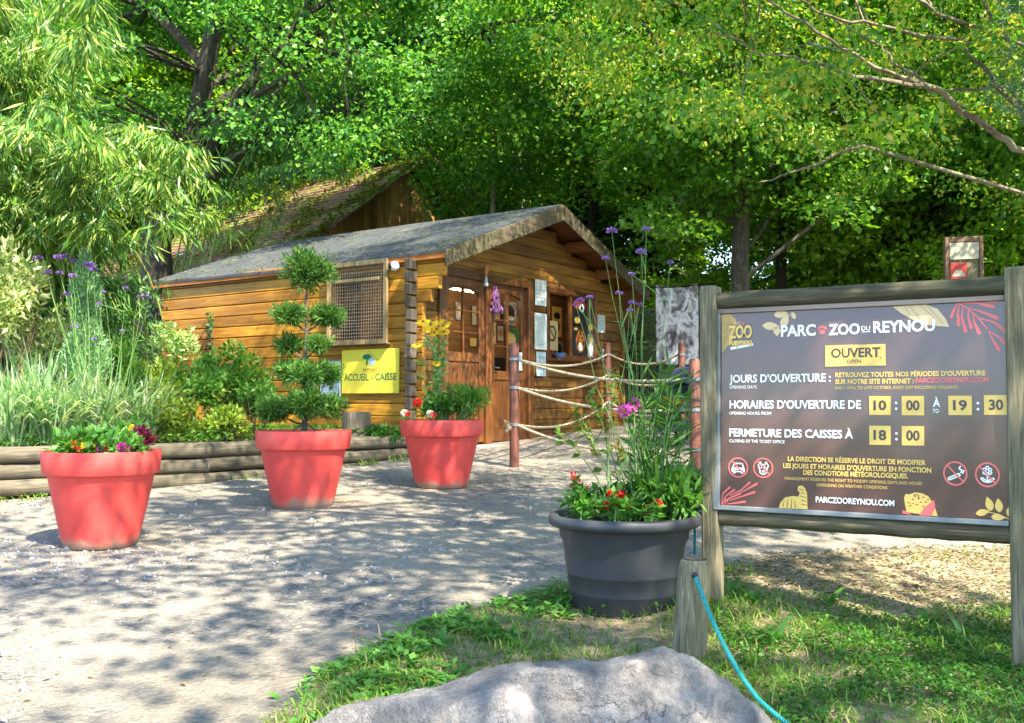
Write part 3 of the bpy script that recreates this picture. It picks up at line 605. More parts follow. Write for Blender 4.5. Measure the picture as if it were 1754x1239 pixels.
# ------------------------------------------------------------------ bamboo
def bamboo(label, base, spread, tips, seed, lm, L_, W_l, sprays, per, group=None):
    rng = np.random.default_rng(seed); rr = random.Random(seed); b0 = Vector(base); root = thing('bamboo_clump', label, 'bamboo', base, 0, group)
    P, D, Nn, LL = [], [], [], []
    for tip in tips:
        tip = tip - b0; p0 = Vector((rr.gauss(0, spread), rr.gauss(0, spread), -.1)); top = p0.lerp(tip, .35); top.z = max(tip.z, 1.5) * 1.05 + rr.uniform(.7, 1.8)
        pts = [p0 * (1 - t) ** 2 + top * 2 * t * (1 - t) + tip * t * t for t in [i / 10 for i in range(11)]]
        mb = MB(); mb.tube(pts, [.017 * (1 - .88 * i / 10) for i in range(11)], 6); mb.build('culm', M['culm'], root, True)
        for _ in range(sprays):
            t = 1 - rr.random() ** 1.5 * .62; f = t * 10; i = min(int(f), 9); c = pts[i].lerp(pts[i + 1], f - i)
            a = rr.uniform(0, 6.283); sd = Vector((math.cos(a), math.sin(a), rr.uniform(-.3, .35))); ln = rr.uniform(.15, .55) * (1.15 - .4 * t)
            n = per; u = rng.random(n); q = np.array(c)[None] + np.array(sd)[None] * (u * ln)[:, None]; q[:, 2] -= (u * ln) ** 2 * .8
            P.append(q + rng.normal(size=(n, 3)) * .03); dd = unit(np.array(sd)[None] * .7 + rng.normal(size=(n, 3)) * .4 - np.array([0, 0, 1.05])); D.append(dd)
            Nn.append(unit(rng.normal(size=(n, 3)) * .6 + np.array([0, 0, .7]))); LL.append(L_ * rng.uniform(.65, 1.3, n))
    P = np.concatenate(P); LL = np.concatenate(LL); leaves('foliage', lm, P, np.concatenate(D), np.concatenate(Nn), LL, W_l * rng.uniform(.75, 1.25, len(P)), root, .1, .4)
    return root
tips = []
rr = random.Random(3)
for _ in range(62):
    px = rr.uniform(-160, 370); lo = 390 if px > 230 else 425; hi = -120 if px < 170 else 225
    tips.append(at(px, hi + (lo - hi) * rr.random() ** .8, rr.uniform(8.6, 12.0)))
bamboo('big arching bamboo clump with sunlit yellow green leaves at the left edge', (-6.3, 11.8, BEDZ), .5, tips, 2, M['bamboo'], .175, .023, 48, 12)
tips = [at(rr.uniform(60, 228), rr.uniform(425, 610), rr.uniform(11.6, 13.0)) for _ in range(40)]
bamboo('shaded low bamboo thicket between the conifer column and the hut corner', (-5.9, 13.2, BEDZ), .6, tips, 5, M['bamboo2'], .18, .026, 26, 10)
tips = [at(rr.uniform(400, 640), rr.uniform(150, 300), rr.uniform(15.5, 18.5)) for _ in range(26)]
bamboo('finer bamboo with hanging twigs above the mossy tiled roof', (-6.6, 18.8, 1.05), .5, tips, 8, M['bamboo2'], .2, .028, 22, 11)

# ------------------------------------------------------------------ the ticket hut
HA = math.atan2(.823, .568); HZ = .75; HW, HD = 5.04, 4.855; EV, RG = 2.38, 3.29
hut = thing('ticket_hut', 'honey coloured log ticket hut with grey shingle gable roof', 'hut', (-1.156, 12.135, HZ), HA)
CH = .154
def cut_iv(a, b, cuts):
    iv = [(a, b)]
    for c0, c1 in cuts:
        nx = []
        for p, q in iv:
            if c1 <= p or c0 >= q: nx.append((p, q)); continue
            if c0 > p: nx.append((p, c0))
            if c1 < q: nx.append((c1, q))
        iv = nx
    return iv
slope = (RG - EV) / (HW / 2 + .1)
FO = [(.36, 2.36, -1, 2.22), (2.84, 4.22, 1.22, 2.2)]; LO = [(.52, 1.25, 1.36, 2.13)]
def logbar(mb, axis, a, b, z0, z1, out, th=.07, ch=.014):
    """a chamfered log along x (front, outside towards -y) or along y (side, outside towards -x or +x)"""
    prof = [(0, z0), (th - ch, z0), (th, z0 + ch), (th, z1 - ch * .7), (th - ch * .7, z1), (0, z1)]
    r = random.random(); n = len(prof)
    def P(t, o, z): return (t, out * o, z) if axis == 'x' else (out * o, t, z)
    vs = [P(a, o, z) for o, z in prof] + [P(b, o, z) for o, z in prof]
    fs = [tuple(range(n)), tuple(reversed(range(n, 2 * n)))] + [(k, n + k, n + (k + 1) % n, (k + 1) % n) for k in range(n)]
    mb.add(vs, fs, 0, r)
mb = MB(); z = 0.0
while z < RG - .1:
    z1 = z + CH - .003; zc = z + CH / 2
    if z1 < EV: a, b = 0, HW
    else: q = (z1 - EV) / slope - .1; a, b = q + .03, HW - q - .03
    if b - a > .2:
        for p, q in cut_iv(a, b, [(o[0], o[1]) for o in FO if o[2] < zc < o[3]]): logbar(mb, 'x', p, q, z, z1, -1)
    z += CH
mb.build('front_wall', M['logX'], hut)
mb = MB(); mr_ = MB(); z = -CH / 2
while z < EV - .02:
    z1 = min(z + CH - .003, EV); zc = z + CH / 2
    ext = -.13
    if zc > EV - 1.5 * CH: ext = -.46
    elif zc > EV - 2.5 * CH: ext = -.38
    elif zc > EV - 3.5 * CH: ext = -.26
    for p, q in cut_iv(ext, HD + .1, [(o[0], o[1]) for o in LO if o[2] < zc < o[3]]): logbar(mb, 'y', p, q, max(z, 0), z1, -1)
    r = random.random(); mr_.box(HW, ext, max(z, 0), HW + .07, HD + .1, z1, r=r)
    z += CH
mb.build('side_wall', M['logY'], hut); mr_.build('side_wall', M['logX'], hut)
mb = MB(); mb.box(.0, HD - .06, 0, HW, HD, EV); mb.build('back_wall', M['inside'], hut)
mb = MB(); mb2 = MB(); z = 0.0                               # the crossed log ends at both front corners
while z < EV - .1:
    o = random.uniform(-.012, .012)
    mb.box(-.20 + o, -.055, z + .012, -.071, .04, z + CH - .012); mb2.box(HW + .071, -.055, z + .012, HW + .2 + o, .04, z + CH - .012)
    z += CH
mb.build('log_ends', M['logend'], hut, bevel=.008); mb2.build('log_ends', M['logend'], hut, bevel=.008)
mb = MB(); mb.box(-.1, -.35, -.35, HW + .1, HD, -.005); mb.build('floor_slab', plain('concrete', (.3, .29, .27), .9, .2, .2, 12, bstr=.4), hut)
# roof: two slabs of shingle, barge boards, purlins
def roof_slab(mb, x0, z0, x1, z1, y0, y1, th, nx=6, ny=12, wob=.01):
    vs = []; 
    for j in range(ny + 1):
        for i in range(nx + 1):
            t = i / nx; y = y0 + (y1 - y0) * j / ny; w = wob * noise.noise(Vector((i * .9, j * .7, x0)))
            vs.append((x0 + (x1 - x0) * t, y, z0 + (z1 - z0) * t + w - .035 * math.sin(math.pi * j / ny) * (1 - t if x0 < x1 else 0)))
    n = len(vs); vs += [(x, y, z - th) for x, y, z in vs]; k = nx + 1; fs = []
    for j in range(ny):
        for i in range(nx):
            a = j * k + i; fs += [(a, a + 1, a + k + 1, a + k), (n + a + k, n + a + k + 1, n + a + 1, n + a)]
    for i in range(nx): fs += [(i, n + i, n + i + 1, i + 1), (ny * k + i + 1, n + ny * k + i + 1, n + ny * k + i, ny * k + i)]
    for j in range(ny): fs += [(j * k, (j + 1) * k, n + (j + 1) * k, n + j * k), (j * k + nx, n + j * k + nx, n + (j + 1) * k + nx, (j + 1) * k + nx)]
    mb.add(vs, fs)
RY0, RY1 = -.52, HD + .32
mb = MB(); roof_slab(mb, -.13, EV - .0, HW / 2 - .002, RG + .06, RY0, RY1, .035); roof_slab(mb, HW + .13, EV - .0, HW / 2 + .002, RG + .06, RY0, RY1, .035)
roof = mb.build('roof', M['felt'], hut)
mb = MB(); mb.add([(-.1, -.5, EV - .03), (HW / 2, -.5, RG), (HW / 2, HD, RG), (-.1, HD, EV - .03)], [(0, 3, 2, 1)]); mb.add([(HW + .1, -.5, EV - .03), (HW / 2, -.5, RG), (HW / 2, HD, RG), (HW + .1, HD, EV - .03)], [(0, 1, 2, 3)]); mb.build('soffit', M['soffit'], hut)
for sx in (-1, 1):
    mb = MB(); X = lambda q: HW / 2 + sx * q
    poly = [(X(0), RG + .05), (X(HW / 2 + .14), EV - .012), (X(HW / 2 + .12), EV - .205), (X(0), RG - .17)]
    mb.prism(poly if sx < 0 else poly[::-1], RY0 - .035, RY0 - .002); mb.build('barge_board', M['barge'], hut, bevel=.005)
for x in (.75, 1.65, HW / 2, 3.4, 4.3):
    zt = RG - abs(x - HW / 2) * slope - .03; mb = MB(); mb.box(x - .06, RY0 + .02, zt - .15, x + .06, -.073, zt); mb.build('purlin', M['soffit'], hut, bevel=.006)
mb = MB(); mb.beam((-.105, RY0, EV - .065), (-.105, RY1, EV - .065), .03, .08); mb.build('eave_board', plain('orange_fascia', (.4, .13, .025), .6, .3, .3, 8), hut)
n = 2600; t = RNG.random(n); u = np.clip(RNG.random(n) ** 2.2, 0, 1); pos = np.stack([-.13 + u * 2.6, RY0 + t * (RY1 - RY0), EV + .008 + u * (RG - EV + .05)], 1)
keep = (np.sin(t * 60 + u * 8) + np.sin(t * 23) + RNG.normal(size=n) * .6) > .3; pos = pos[keep]; n = len(pos)
leaves('moss', M['moss'], pos, RNG.normal(size=(n, 3)) * np.array([1, 1, .35]), np.tile([0, 0, 1.], (n, 1)) + RNG.normal(size=(n, 3)) * .3, RNG.uniform(.02, .05, n), RNG.uniform(.01, .02, n), roof)
# doors
def rect(mb, x0, z0, x1, z1, w, y0, y1):
    mb.box(x0, y0, z0, x0 + w, y1, z1); mb.box(x1 - w, y0, z0, x1, y1, z1); mb.box(x0 + w, y0 + .002, z0, x1 - w, y1 - .002, z0 + w); mb.box(x0 + w, y0 + .002, z1 - w, x1 - w, y1 - .002, z1)
mb = MB(); mb.box(.30, -.11, 0, .42, .02, 2.26); mb.box(2.3, -.11, 0, 2.42, .02, 2.26); mb.box(.42, -.108, 2.16, 2.3, .02, 2.26); mb.box(1.30, -.1, 0, 1.42, .02, 2.16); mb.build('door_frame', M['doorw'], hut, bevel=.006)
for x0, x1, zb, mull in ((.42, 1.30, 1.2, 1), (1.42, 2.3, .98, 1)):
    mb = MB(); y0, y1 = -.06, -.01
    mb.box(x0 + .002, y0, .03, x0 + .11, y1, 2.155); mb.box(x1 - .11, y0, .03, x1 - .002, y1, 2.155); mb.box(x0 + .11, y0 + .002, 2.06, x1 - .11, y1, 2.155)
    mb.box(x0 + .11, y0 + .002, zb - .12, x1 - .11, y1, zb); mb.box(x0 + .11, y0 + .002, .03, x1 - .11, y1, .2)
    k = 6
    for i in range(k):
        a = x0 + .11 + (x1 - x0 - .22) * i / k; mb.box(a + .003, y0 + .018, .2, a + (x1 - x0 - .22) / k - .003, y1, zb - .12)
    arc = [(x0 + .11, 2.06), (x1 - .11, 2.06)] + [(x1 - .11 - (x1 - x0 - .22) * i / 10, 1.98 + .07 * math.sin(math.pi * i / 10)) for i in range(11)]
    mb.prism(arc[::-1], y0 + .003, y1 - .003)
    door = mb.build('door', M['doorw'], hut, bevel=.005)
    mb = MB(); xm = (x0 + x1) / 2; mb.box(xm - .014, y0 + .008, zb, xm + .014, y1 - .004, 2.05)
    for zz in (zb + (2.0 - zb) * .33, zb + (2.0 - zb) * .68): mb.box(x0 + .11, y0 + .01, zz - .01, xm - .014, y1 - .006, zz + .01); mb.box(xm + .014, y0 + .01, zz - .01, x1 - .11, y1 - .006, zz + .01)
    mb.build('glazing_bar', M['doorw'], door)
    mb = MB(); mb.add([(x0 + .1, -.03, zb - .01), (x1 - .1, -.03, zb - .01), (x1 - .1, -.03, 2.07), (x0 + .1, -.03, 2.07)], [(0, 1, 2, 3)]); mb.build('pane', M['glass'], door)
    mb = MB(); hx = x1 - .06 if x0 < 1 else x0 + .06; mb.tube([(hx, y0 - .004, 1.02), (hx, y0 - .05, 1.02), (hx - .1 * (1 if x0 < 1 else -1), y0 - .05, 1.02)], .01, 8); mb.build('handle', M['hinge'], door, True)
# ticket window
mb = MB(); rect(mb, 2.80, 1.19, 4.26, 2.24, .07, -.1, .02); win = mb.build('window', M['doorw'], hut, bevel=.005)
mb = MB(); mb.box(3.5, -.07, 1.26, 3.54, -.02, 2.17); mb.build('mullion', M['doorw'], win)
mb = MB(); mb.box(2.78, -.3, 1.155, 4.3, -.072, 1.188); mb.build('sill', M['doorw'], win, bevel=.006)
mb = MB(); mb.add([(2.87, -.045, 1.26), (3.5, -.045, 1.26), (3.5, -.045, 2.17), (2.87, -.045, 2.17)], [(0, 1, 2, 3)]); mb.build('pane', M['glass'], win)
# side window with its grille
mb = MB()
for (a, b, c_, d_) in ((.46, 1.31, 1.30, 1.37), (.46, 1.31, 2.12, 2.19)): mb.box(-.1, a, c_, -.0, b, d_)
mb.box(-.1, .46, 1.37, 0, .53, 2.12); mb.box(-.1, 1.24, 1.37, 0, 1.31, 2.12); mb.box(-.08, .87, 1.37, -.02, .9, 2.12)
win = mb.build('window', M['doorw'], hut, bevel=.004)
mb = MB(); mb.add([(-.045, .53, 1.37), (-.045, .53, 2.12), (-.045, 1.24, 2.12), (-.045, 1.24, 1.37)], [(0, 1, 2, 3)]); mb.build('pane', M['glass'], win)
mb = MB(); gx = -.16
gw = wood_mat('grille_batten', (.16, .11, .05), (.27, .19, .09), (.38, .28, .14), 'Z', 20, .85)
for (a, b, c_, d_) in ((.37, 1.40, 1.28, 1.34), (.37, 1.40, 2.28, 2.34)): mb.box(gx, a, c_, gx + .035, b, d_)
mb.box(gx, .37, 1.34, gx + .035, .43, 2.28); mb.box(gx, 1.34, 1.34, gx + .035, 1.40, 2.28)
mb.box(gx - .002, .5, 2.08, gx + .03, 1.27, 2.12); mb.box(gx + .036, .37, 1.27, -.07, 1.4, 1.3); mb.box(gx + .036, .37, 2.31, -.07, 1.4, 2.34)
gr = mb.build('window_grille', gw, hut, bevel=.004)
mb = MB()
for i in range(1, 22): y = .43 + .91 * i / 22; mb.tube([(gx + .015, y, 1.3), (gx + .015 + random.uniform(-.006, .006), y + random.uniform(-.006, .006), 1.8), (gx + .015, y, 2.31)], .0035, 4)
for i in range(1, 22): zz = 1.34 + .94 * i / 22; mb.tube([(gx + .008, .4, zz), (gx + .008, .9, zz + random.uniform(-.008, .008)), (gx + .008, 1.37, zz)], .0035, 4)
mb.build('wire_mesh', M['wire'], gr)
# inside the hut
mb = MB(); mb.box(.05, .95, .0, HW - .05, .99, EV); mb.build('inner_partition', M['inside'], hut)
mb = MB(); mb.box(.05, .02, EV - .06, HW - .05, 1.7, EV - .03); mb.build('inner_ceiling', M['inside'], hut)
mb = MB(); mb.box(3.4, .1, .7, 4.9, .5, 1.1); mb.build('inner_counter', M['doorw'], hut)
mb = MB(); mb.box(2.6, .55, .0, 3.3, .9, 1.22); mb.build('inner_cabinet', M['blackp'], hut, bevel=.01)
mb = MB(); mb.box(1.28, .48, 2.1, 1.85, .54, 2.12); mb.box(2.9, .03, EV - .1, 4.2, .1, EV - .07); mb.box(.5, .03, EV - .1, 2.2, .1, EV - .07); mb.build('lamp_and_hidden_fill', M['lamp_and_fill'], hut)  # one visible tube, plus two hidden strips added to light the posters
hutM = Matrix.Translation((-1.156, 12.135, HZ)) @ Matrix.Rotation(HA, 4, 'Z')
def hthing(name, label, cat, loc, group=None, rz=0):
    p = hutM @ Vector(loc); return thing(name, label, cat, p, HA + rz, group)
def notice(label, x0, z0, x1, z1, y, lines, seed, mat='paper', name='paper_notice', tilt=0, grp='paper notices stuck on the hut front'):
    """a sheet with its lines of print; front towards -y"""
    o = hthing(name, label, 'notice', ((x0 + x1) / 2, y, (z0 + z1) / 2), grp); w, h = x1 - x0, z1 - z0; rr = random.Random(seed)
    mb = MB(); nn = 5
    vs = []
    for j in range(nn + 1):
        for i in range(nn + 1): vs.append((-w / 2 + w * i / nn, -.004 - .008 * math.sin(math.pi * i / nn) * math.sin(2 + j), -h / 2 + h * j / nn))
    mb.add(vs, [(j * (nn + 1) + i, j * (nn + 1) + i + 1, (j + 1) * (nn + 1) + i + 1, (j + 1) * (nn + 1) + i) for j in range(nn) for i in range(nn)]); sh = mb.build('sheet', M[mat], o, True)
    mb = MB()
    for k in range(lines):
        zz = h / 2 - h * (k + 1) / (lines + 1.2); a = rr.uniform(.06, .2) * w; b = rr.uniform(.7, .92) * w; t = h / lines * rr.choice([.08, .12, .2]); x = a
        while x < b:
            q = min(b, x + rr.uniform(.03, .12) * w); mb.add([(-w / 2 + x, -.0155, zz), (-w / 2 + q, -.0155, zz), (-w / 2 + q, -.0155, zz + t), (-w / 2 + x, -.0155, zz + t)], [(0, 1, 2, 3)]); x = q + .02 * w
    mb.build('print', M['ink'], o); return o
notice('curled blank topped white paper notice, uppermost on the post between door and ticket window', 2.44, 1.94, 2.74, 2.31, -.115, 6, 1)
notice('long white paper notice with dense print on the post left of ticket window', 2.43, 1.31, 2.75, 1.83, -.115, 16, 2)
o = notice('pale blue notice with a round mask symbol below the long one', 2.52, .93, 2.77, 1.28, -.085, 3, 3, 'paperblue')
mb = MB(); mb.lathe([(.055, 0), (.07, 0)], 20); 
for q in range(len(mb.v)): x, y, z = mb.v[q]; mb.v[q] = (x, -.017, y + .04)
mb.build('round_symbol', M['ink'], o)
notice('small white notice on the logs right of the ticket window', 4.29, 1.66, 4.53, 1.94, -.08, 5, 4)
o = notice('white leaflet standing low in the right hand door pane', 2.02, 1.0, 2.17, 1.25, -.075, 3, 5)
def poster(label, x0, z0, x1, z1, y, base, shapes, grp='posters inside the ticket window'):
    o = hthing('wall_poster', label, 'poster', ((x0 + x1) / 2, y, (z0 + z1) / 2), grp); w, h = x1 - x0, z1 - z0
    mb = MB(); mb.box(-w / 2, -.003, -h / 2, w / 2, .003, h / 2); mb.build('sheet', M[base], o)
    for k, (cx, cz, rx, rz, mat) in enumerate(shapes):
        mb = MB(); n = 18; mb.add([(w * (cx - .5) + w * rx * math.cos(6.283 * i / n) * (1 + .15 * math.sin(i * 2.4)), -.005 - .001 * k, h * (cz - .5) + h * rz * math.sin(6.283 * i / n) * (1 + .12 * math.sin(i * 3.1))) for i in range(n)], [tuple(range(n))]); mb.build('printed_shape', M[mat], o)
poster('black poster with an orange striped big cat in the ticket window', 3.56, 1.26, 4.0, 1.72, -.06, 'blackp', [(.52, .5, .3, .38, 'orangep'), (.52, .32, .14, .14, 'white'), (.42, .62, .05, .04, 'blackp'), (.63, .62, .05, .04, 'blackp'), (.52, .8, .05, .1, 'blackp'), (.32, .45, .03, .1, 'blackp'), (.72, .45, .03, .1, 'blackp'), (.2, .9, .12, .05, 'yel')])
poster('dark poster with a russet animal and white ear ring above the big cat', 3.56, 1.75, 4.0, 2.16, -.06, 'blackp', [(.5, .75, .42, .22, 'redp'), (.62, .62, .17, .16, 'white'), (.62, .62, .08, .08, 'blackp'), (.3, .15, .18, .12, 'yel')])
poster('narrow poster with grey animal on black at the right of the ticket window', 4.02, 1.26, 4.19, 1.62, -.06, 'greyp', [(.5, .35, .35, .3, 'white'), (.5, .75, .3, .12, 'yel')])
poster('narrow brown poster with yellow badge at the upper right of the ticket window', 4.02, 1.65, 4.19, 2.16, -.06, 'brownframe', [(.5, .15, .35, .1, 'yel'), (.5, .6, .3, .22, 'blackp')])
poster('small dark framed picture behind the ticket window glass', 3.05, 1.85, 3.4, 2.15, .6, 'blackp', [(.5, .5, .35, .35, 'orangep'), (.5, .45, .15, .15, 'white')])
o = hthing('no_smoking_notice', 'square notice with crossed out ring behind the ticket window glass', 'notice', (3.15, .05, 1.55)); mb = MB(); mb.box(-.17, -.003, -.22, .17, .003, .22); mb.build('sheet', M['tan'], o)
mb = MB()
for k in range(24):
    a, b = 6.283 * k / 24, 6.283 * (k + 1) / 24; mb.add([(.09 * math.cos(a), -.006, .03 + .09 * math.sin(a)), (.12 * math.cos(a), -.006, .03 + .12 * math.sin(a)), (.12 * math.cos(b), -.006, .03 + .12 * math.sin(b)), (.09 * math.cos(b), -.006, .03 + .09 * math.sin(b))], [(0, 1, 2, 3)])
mb.add([(-.085, -.006, .1), (-.07, -.006, .115), (.085, -.006, -.04), (.07, -.006, -.055)], [(0, 3, 2, 1)]); mb.build('ring_symbol', M['blackp'], o)
PICS = (('grey poster with tan figure behind the left door glass', 1.95, 1.75, 2.15, 2.0, 'greyp', [(.5, .5, .3, .3, 'tan')]), ('yellow card low behind the left door glass', 2.3, 1.38, 2.5, 1.5, 'yel', [(.5, .5, .35, .3, 'tan')]), ('cream sheet high behind the left door glass', 2.35, 1.7, 2.55, 1.98, 'cream', [(.5, .6, .3, .2, 'greyp')]),
    ('yellow animal picture high behind the right door glass', 2.75, 1.8, 3.05, 2.1, 'yel', [(.5, .4, .3, .3, 'greyp'), (.4, .7, .2, .15, 'white')]), ('black and white picture top right behind the right door glass', 3.15, 1.75, 3.5, 2.12, 'greyp', [(.5, .5, .35, .35, 'blackp'), (.5, .3, .3, .1, 'white')]), ('tan picture below the yellow one behind the right door glass', 2.75, 1.45, 2.95, 1.77, 'tan', [(.5, .5, .2, .35, 'yel')]), ('green leafy picture mid right behind the right door glass', 3.2, 1.36, 3.55, 1.7, 'greenp', [(.5, .5, .3, .3, 'tan'), (.3, .7, .15, .15, 'yel')]), ('dark picture with orange animal deep inside the ticket window', 4.2, 1.7, 4.5, 2.1, 'blackp', [(.5, .5, .35, .3, 'orangep'), (.5, .3, .15, .12, 'white')]), ('yellow price list deep inside the ticket window', 4.55, 1.65, 4.85, 2.15, 'yel', [(.5, .7, .35, .12, 'blackp'), (.5, .35, .3, .2, 'brownframe')]), ('cream map deep inside the ticket window', 4.2, 1.3, 4.6, 1.62, 'cream', [(.4, .5, .25, .3, 'greenp'), (.75, .4, .12, .2, 'redp')]), ('grey picture low deep inside the ticket window', 4.66, 1.28, 4.9, 1.58, 'greyp', [(.5, .5, .3, .35, 'blackp')]), ('small cream picture between the others behind the right door glass', 3.0, 1.5, 3.14, 1.72, 'cream', [(.5, .5, .3, .3, 'orangep')]))
for lab, x0, z0, x1, z1, b, sh in PICS: poster(lab, x0, z0, x1, z1, .93, b, sh, 'pictures on the wall inside the hut')
# small things fixed to the hut
o = hthing('wall_camera', 'white round wall camera with dark lens beside the grilled window', 'camera', (-.12, .27, 2.235))
mb = MB(); mb.ball((0, 0, 0), .062, .062, .062, 20, 12); mb.build('housing', M['white'], o, True)
mb = MB(); mb.ball((-.042, .028, 0), .036, .036, .036, 16, 10); mb.build('lens', M['blackp'], o, True); mb = MB(); mb.tube([(0, 0, 0), (.06, 0, 0)], .03, 12); mb.build('mount', M['white'], o)
o = hthing('hanging_bell', 'little wooden and white bell ornament hanging above the doors', 'ornament', (1.2, -.16, 2.08)); mb = MB(); mb.lathe([(.002, .3), (.03, .27), (.035, .21), (.02, .17), (.012, .14)], 14); mb.build('wooden_bird', M['terra'], o, True)
mb = MB(); mb.lathe([(.006, .14), (.018, .11), (.024, .05), (.034, .02), (.02, .0)], 14); mb.build('bell', M['paper'], o, True)
o = hthing('lavender_bunch', 'purple dried lavender bunch hanging on the door frame', 'dried flowers', (1.42, -.16, 1.72)); mb = MB()
for k in range(60):
    a = random.gauss(0, .35); q = random.uniform(.1, .34); mb.tube([(random.gauss(0, .01), random.gauss(0, .01), .38), (math.sin(a) * q * .55, random.gauss(0, .03), .38 - q), ], .003, 4); mb.ball((math.sin(a) * q * .55, random.gauss(0, .03), .38 - q), .014, .014, .03, 6, 4)
mb.build('flower_heads', M['lav'], o, True)
o = hthing('counter_bowl', 'small blue and white bowl on the ticket window sill', 'bowl', (2.98, -.2, 1.19)); mb = MB(); mb.lathe([(.03, 0), (.04, .005), (.08, .06), (.1, .085), (.092, .083), (.07, .05), (.0, .02)], 20); mb.build('bowl_body', plain('blue_glaze', (.12, .2, .38), .2), o, True)
o = hthing('bird_figure', 'small grey bird figure at the right end of the ticket sill', 'figurine', (4.22, -.22, 1.19)); mb = MB(); mb.lathe([(.04, 0), (.05, .03), (.045, .09), (.02, .13), (.028, .16), (.02, .19), (0, .2)], 14); mb.build('bird_body', M['greyp'], o, True); mb = MB(); mb.lathe([(.008, 0), (.001, .03)], 8); b = mb.build('beak', M['yel'], o); b.location = (-.02, -.02, .165); b.rotation_euler = (1.2, 0, -.7)

# lettering: built from the built-in font as flat meshes, fitted to a width and a cap height
_tc = {}
def text_geo(s, bold):
    key = (s, bold)
    if key in _tc: return _tc[key]
    cu = bpy.data.curves.new('lettering', 'FONT'); cu.body = s; cu.size = 1; cu.offset = bold; cu.resolution_u = 3; cu.fill_mode = 'FRONT'
    o = bpy.data.objects.new('lettering', cu); COL.objects.link(o); bpy.context.view_layer.update()
    me = o.evaluated_get(bpy.context.evaluated_depsgraph_get()).to_mesh()
    v = np.array([q.co[:] for q in me.vertices]).reshape(-1, 3); f = [tuple(p.vertices) for p in me.polygons]
    bpy.data.objects.remove(o); bpy.data.curves.remove(cu); _tc[key] = (v, f); return v, f
def put_text(mb, s, x0, x1, z, cap, y, bold=.012, m=0, fit=True, center=False):
    v, f = text_geo(s, bold); a, b = v[:, 0].min(), v[:, 0].max(); sy = cap / .70; sx = (x1 - x0) / (b - a) if fit else sy
    off = x0 if not center else (x0 + x1) / 2 - (b - a) * sx / 2
    mb.add([(off + (q[0] - a) * sx, y, z + q[1] * sy) for q in v], f, m)

# yellow board and white board on the hut's side wall (built facing -y, turned to face the yard)
o = hthing('ticket_office_sign', 'yellow board reading ACCUEIL - CAISSE under the grilled window', 'sign', (-.085, 1.184, .666), None, -math.pi / 2)
sg = MB(); sg.box(0, -.012, 0, .968, .003, .555); sg.build('board', M['yelboard'], o, bevel=.003)
mb = MB(); put_text(mb, 'ACCUEIL', .045, .47, .165, .085, -.0135, .02); put_text(mb, '-', .515, .545, .165, .085, -.0135, .02); put_text(mb, 'CAISSE', .58, .93, .165, .085, -.0135, .02); mb.build('lettering', M['greenp'], o)
mb = MB()
def disc(mb, cx, cz, rx, rz, y, n=18, wob=0, m=0): mb.add([(cx + rx * math.cos(6.283 * i / n) * (1 + wob * math.sin(i * 2.7)), y, cz + rz * math.sin(6.283 * i / n) * (1 + wob * math.cos(i * 2.1))) for i in range(n)], [tuple(range(n))], m)
disc(mb, .44, .46, .08, .035, -.0135, 18, .12); mb.add([(.43, -.0137, .44), (.455, -.0137, .44), (.45, -.0137, .36), (.42, -.0137, .35)], [(3, 2, 1, 0)]); disc(mb, .52, .4, .05, .055, -.0138, 16, .1, 1)
def ring(mb, pts, w, y, m=0):
    for a, b in zip(pts, pts[1:]): stroke(mb, a, b, w, w, y, m)
def stroke(mb, a, b, w0, w1, y, m=0):
    a = Vector((a[0], a[1])); b = Vector((b[0], b[1])); d = (b - a); 
    if d.length < 1e-6: return
    n = Vector((-d.y, d.x)).normalized(); p = [a - n * w0 / 2, b - n * w1 / 2, b + n * w1 / 2, a + n * w0 / 2]; mb.add([(q.x, y, q.y) for q in p], [(0, 1, 2, 3)], m)
ring(mb, [(.34, .42), (.47, .53), (.62, .42), (.52, .33)], .004, -.0133, 2); put_text(mb, 'REYNOU', .37, .61, .285, .03, -.0135, .01, 2); put_text(mb, 'PARC ZOOLOGIQUE', .37, .61, .262, .014, -.0135, 0, 2)
mb.build('emblem', [M['greenp'], M['paperblue'], plain('brown_print', (.16, .1, .04), .5)], o)
o = hthing('rules_board', 'pale blue information board behind the topiary next to the yellow board', 'sign', (-.085, 1.572, .588), None, -math.pi / 2)
sg = MB(); sg.box(0, -.008, 0, .36, .003, .5); sg.build('board', M['paperblue'], o, bevel=.002); mb = MB(); rr = random.Random(4)
for k in range(9):
    zz = .46 - .045 * k if k < 3 else .24 - .03 * (k - 3); x = .03
    while x < .32: q = min(.33, x + rr.uniform(.02, .07)); mb.add([(x, -.0092, zz), (q, -.0092, zz), (q, -.0092, zz + .012), (x, -.0092, zz + .012)], [(0, 1, 2, 3)]); x = q + .01
stroke(mb, (.12, .3), (.3, .44), .012, .012, -.0094); stroke(mb, (.1, .36), (.22, .3), .01, .01, -.0096); mb.build('print', M['ink'], o)

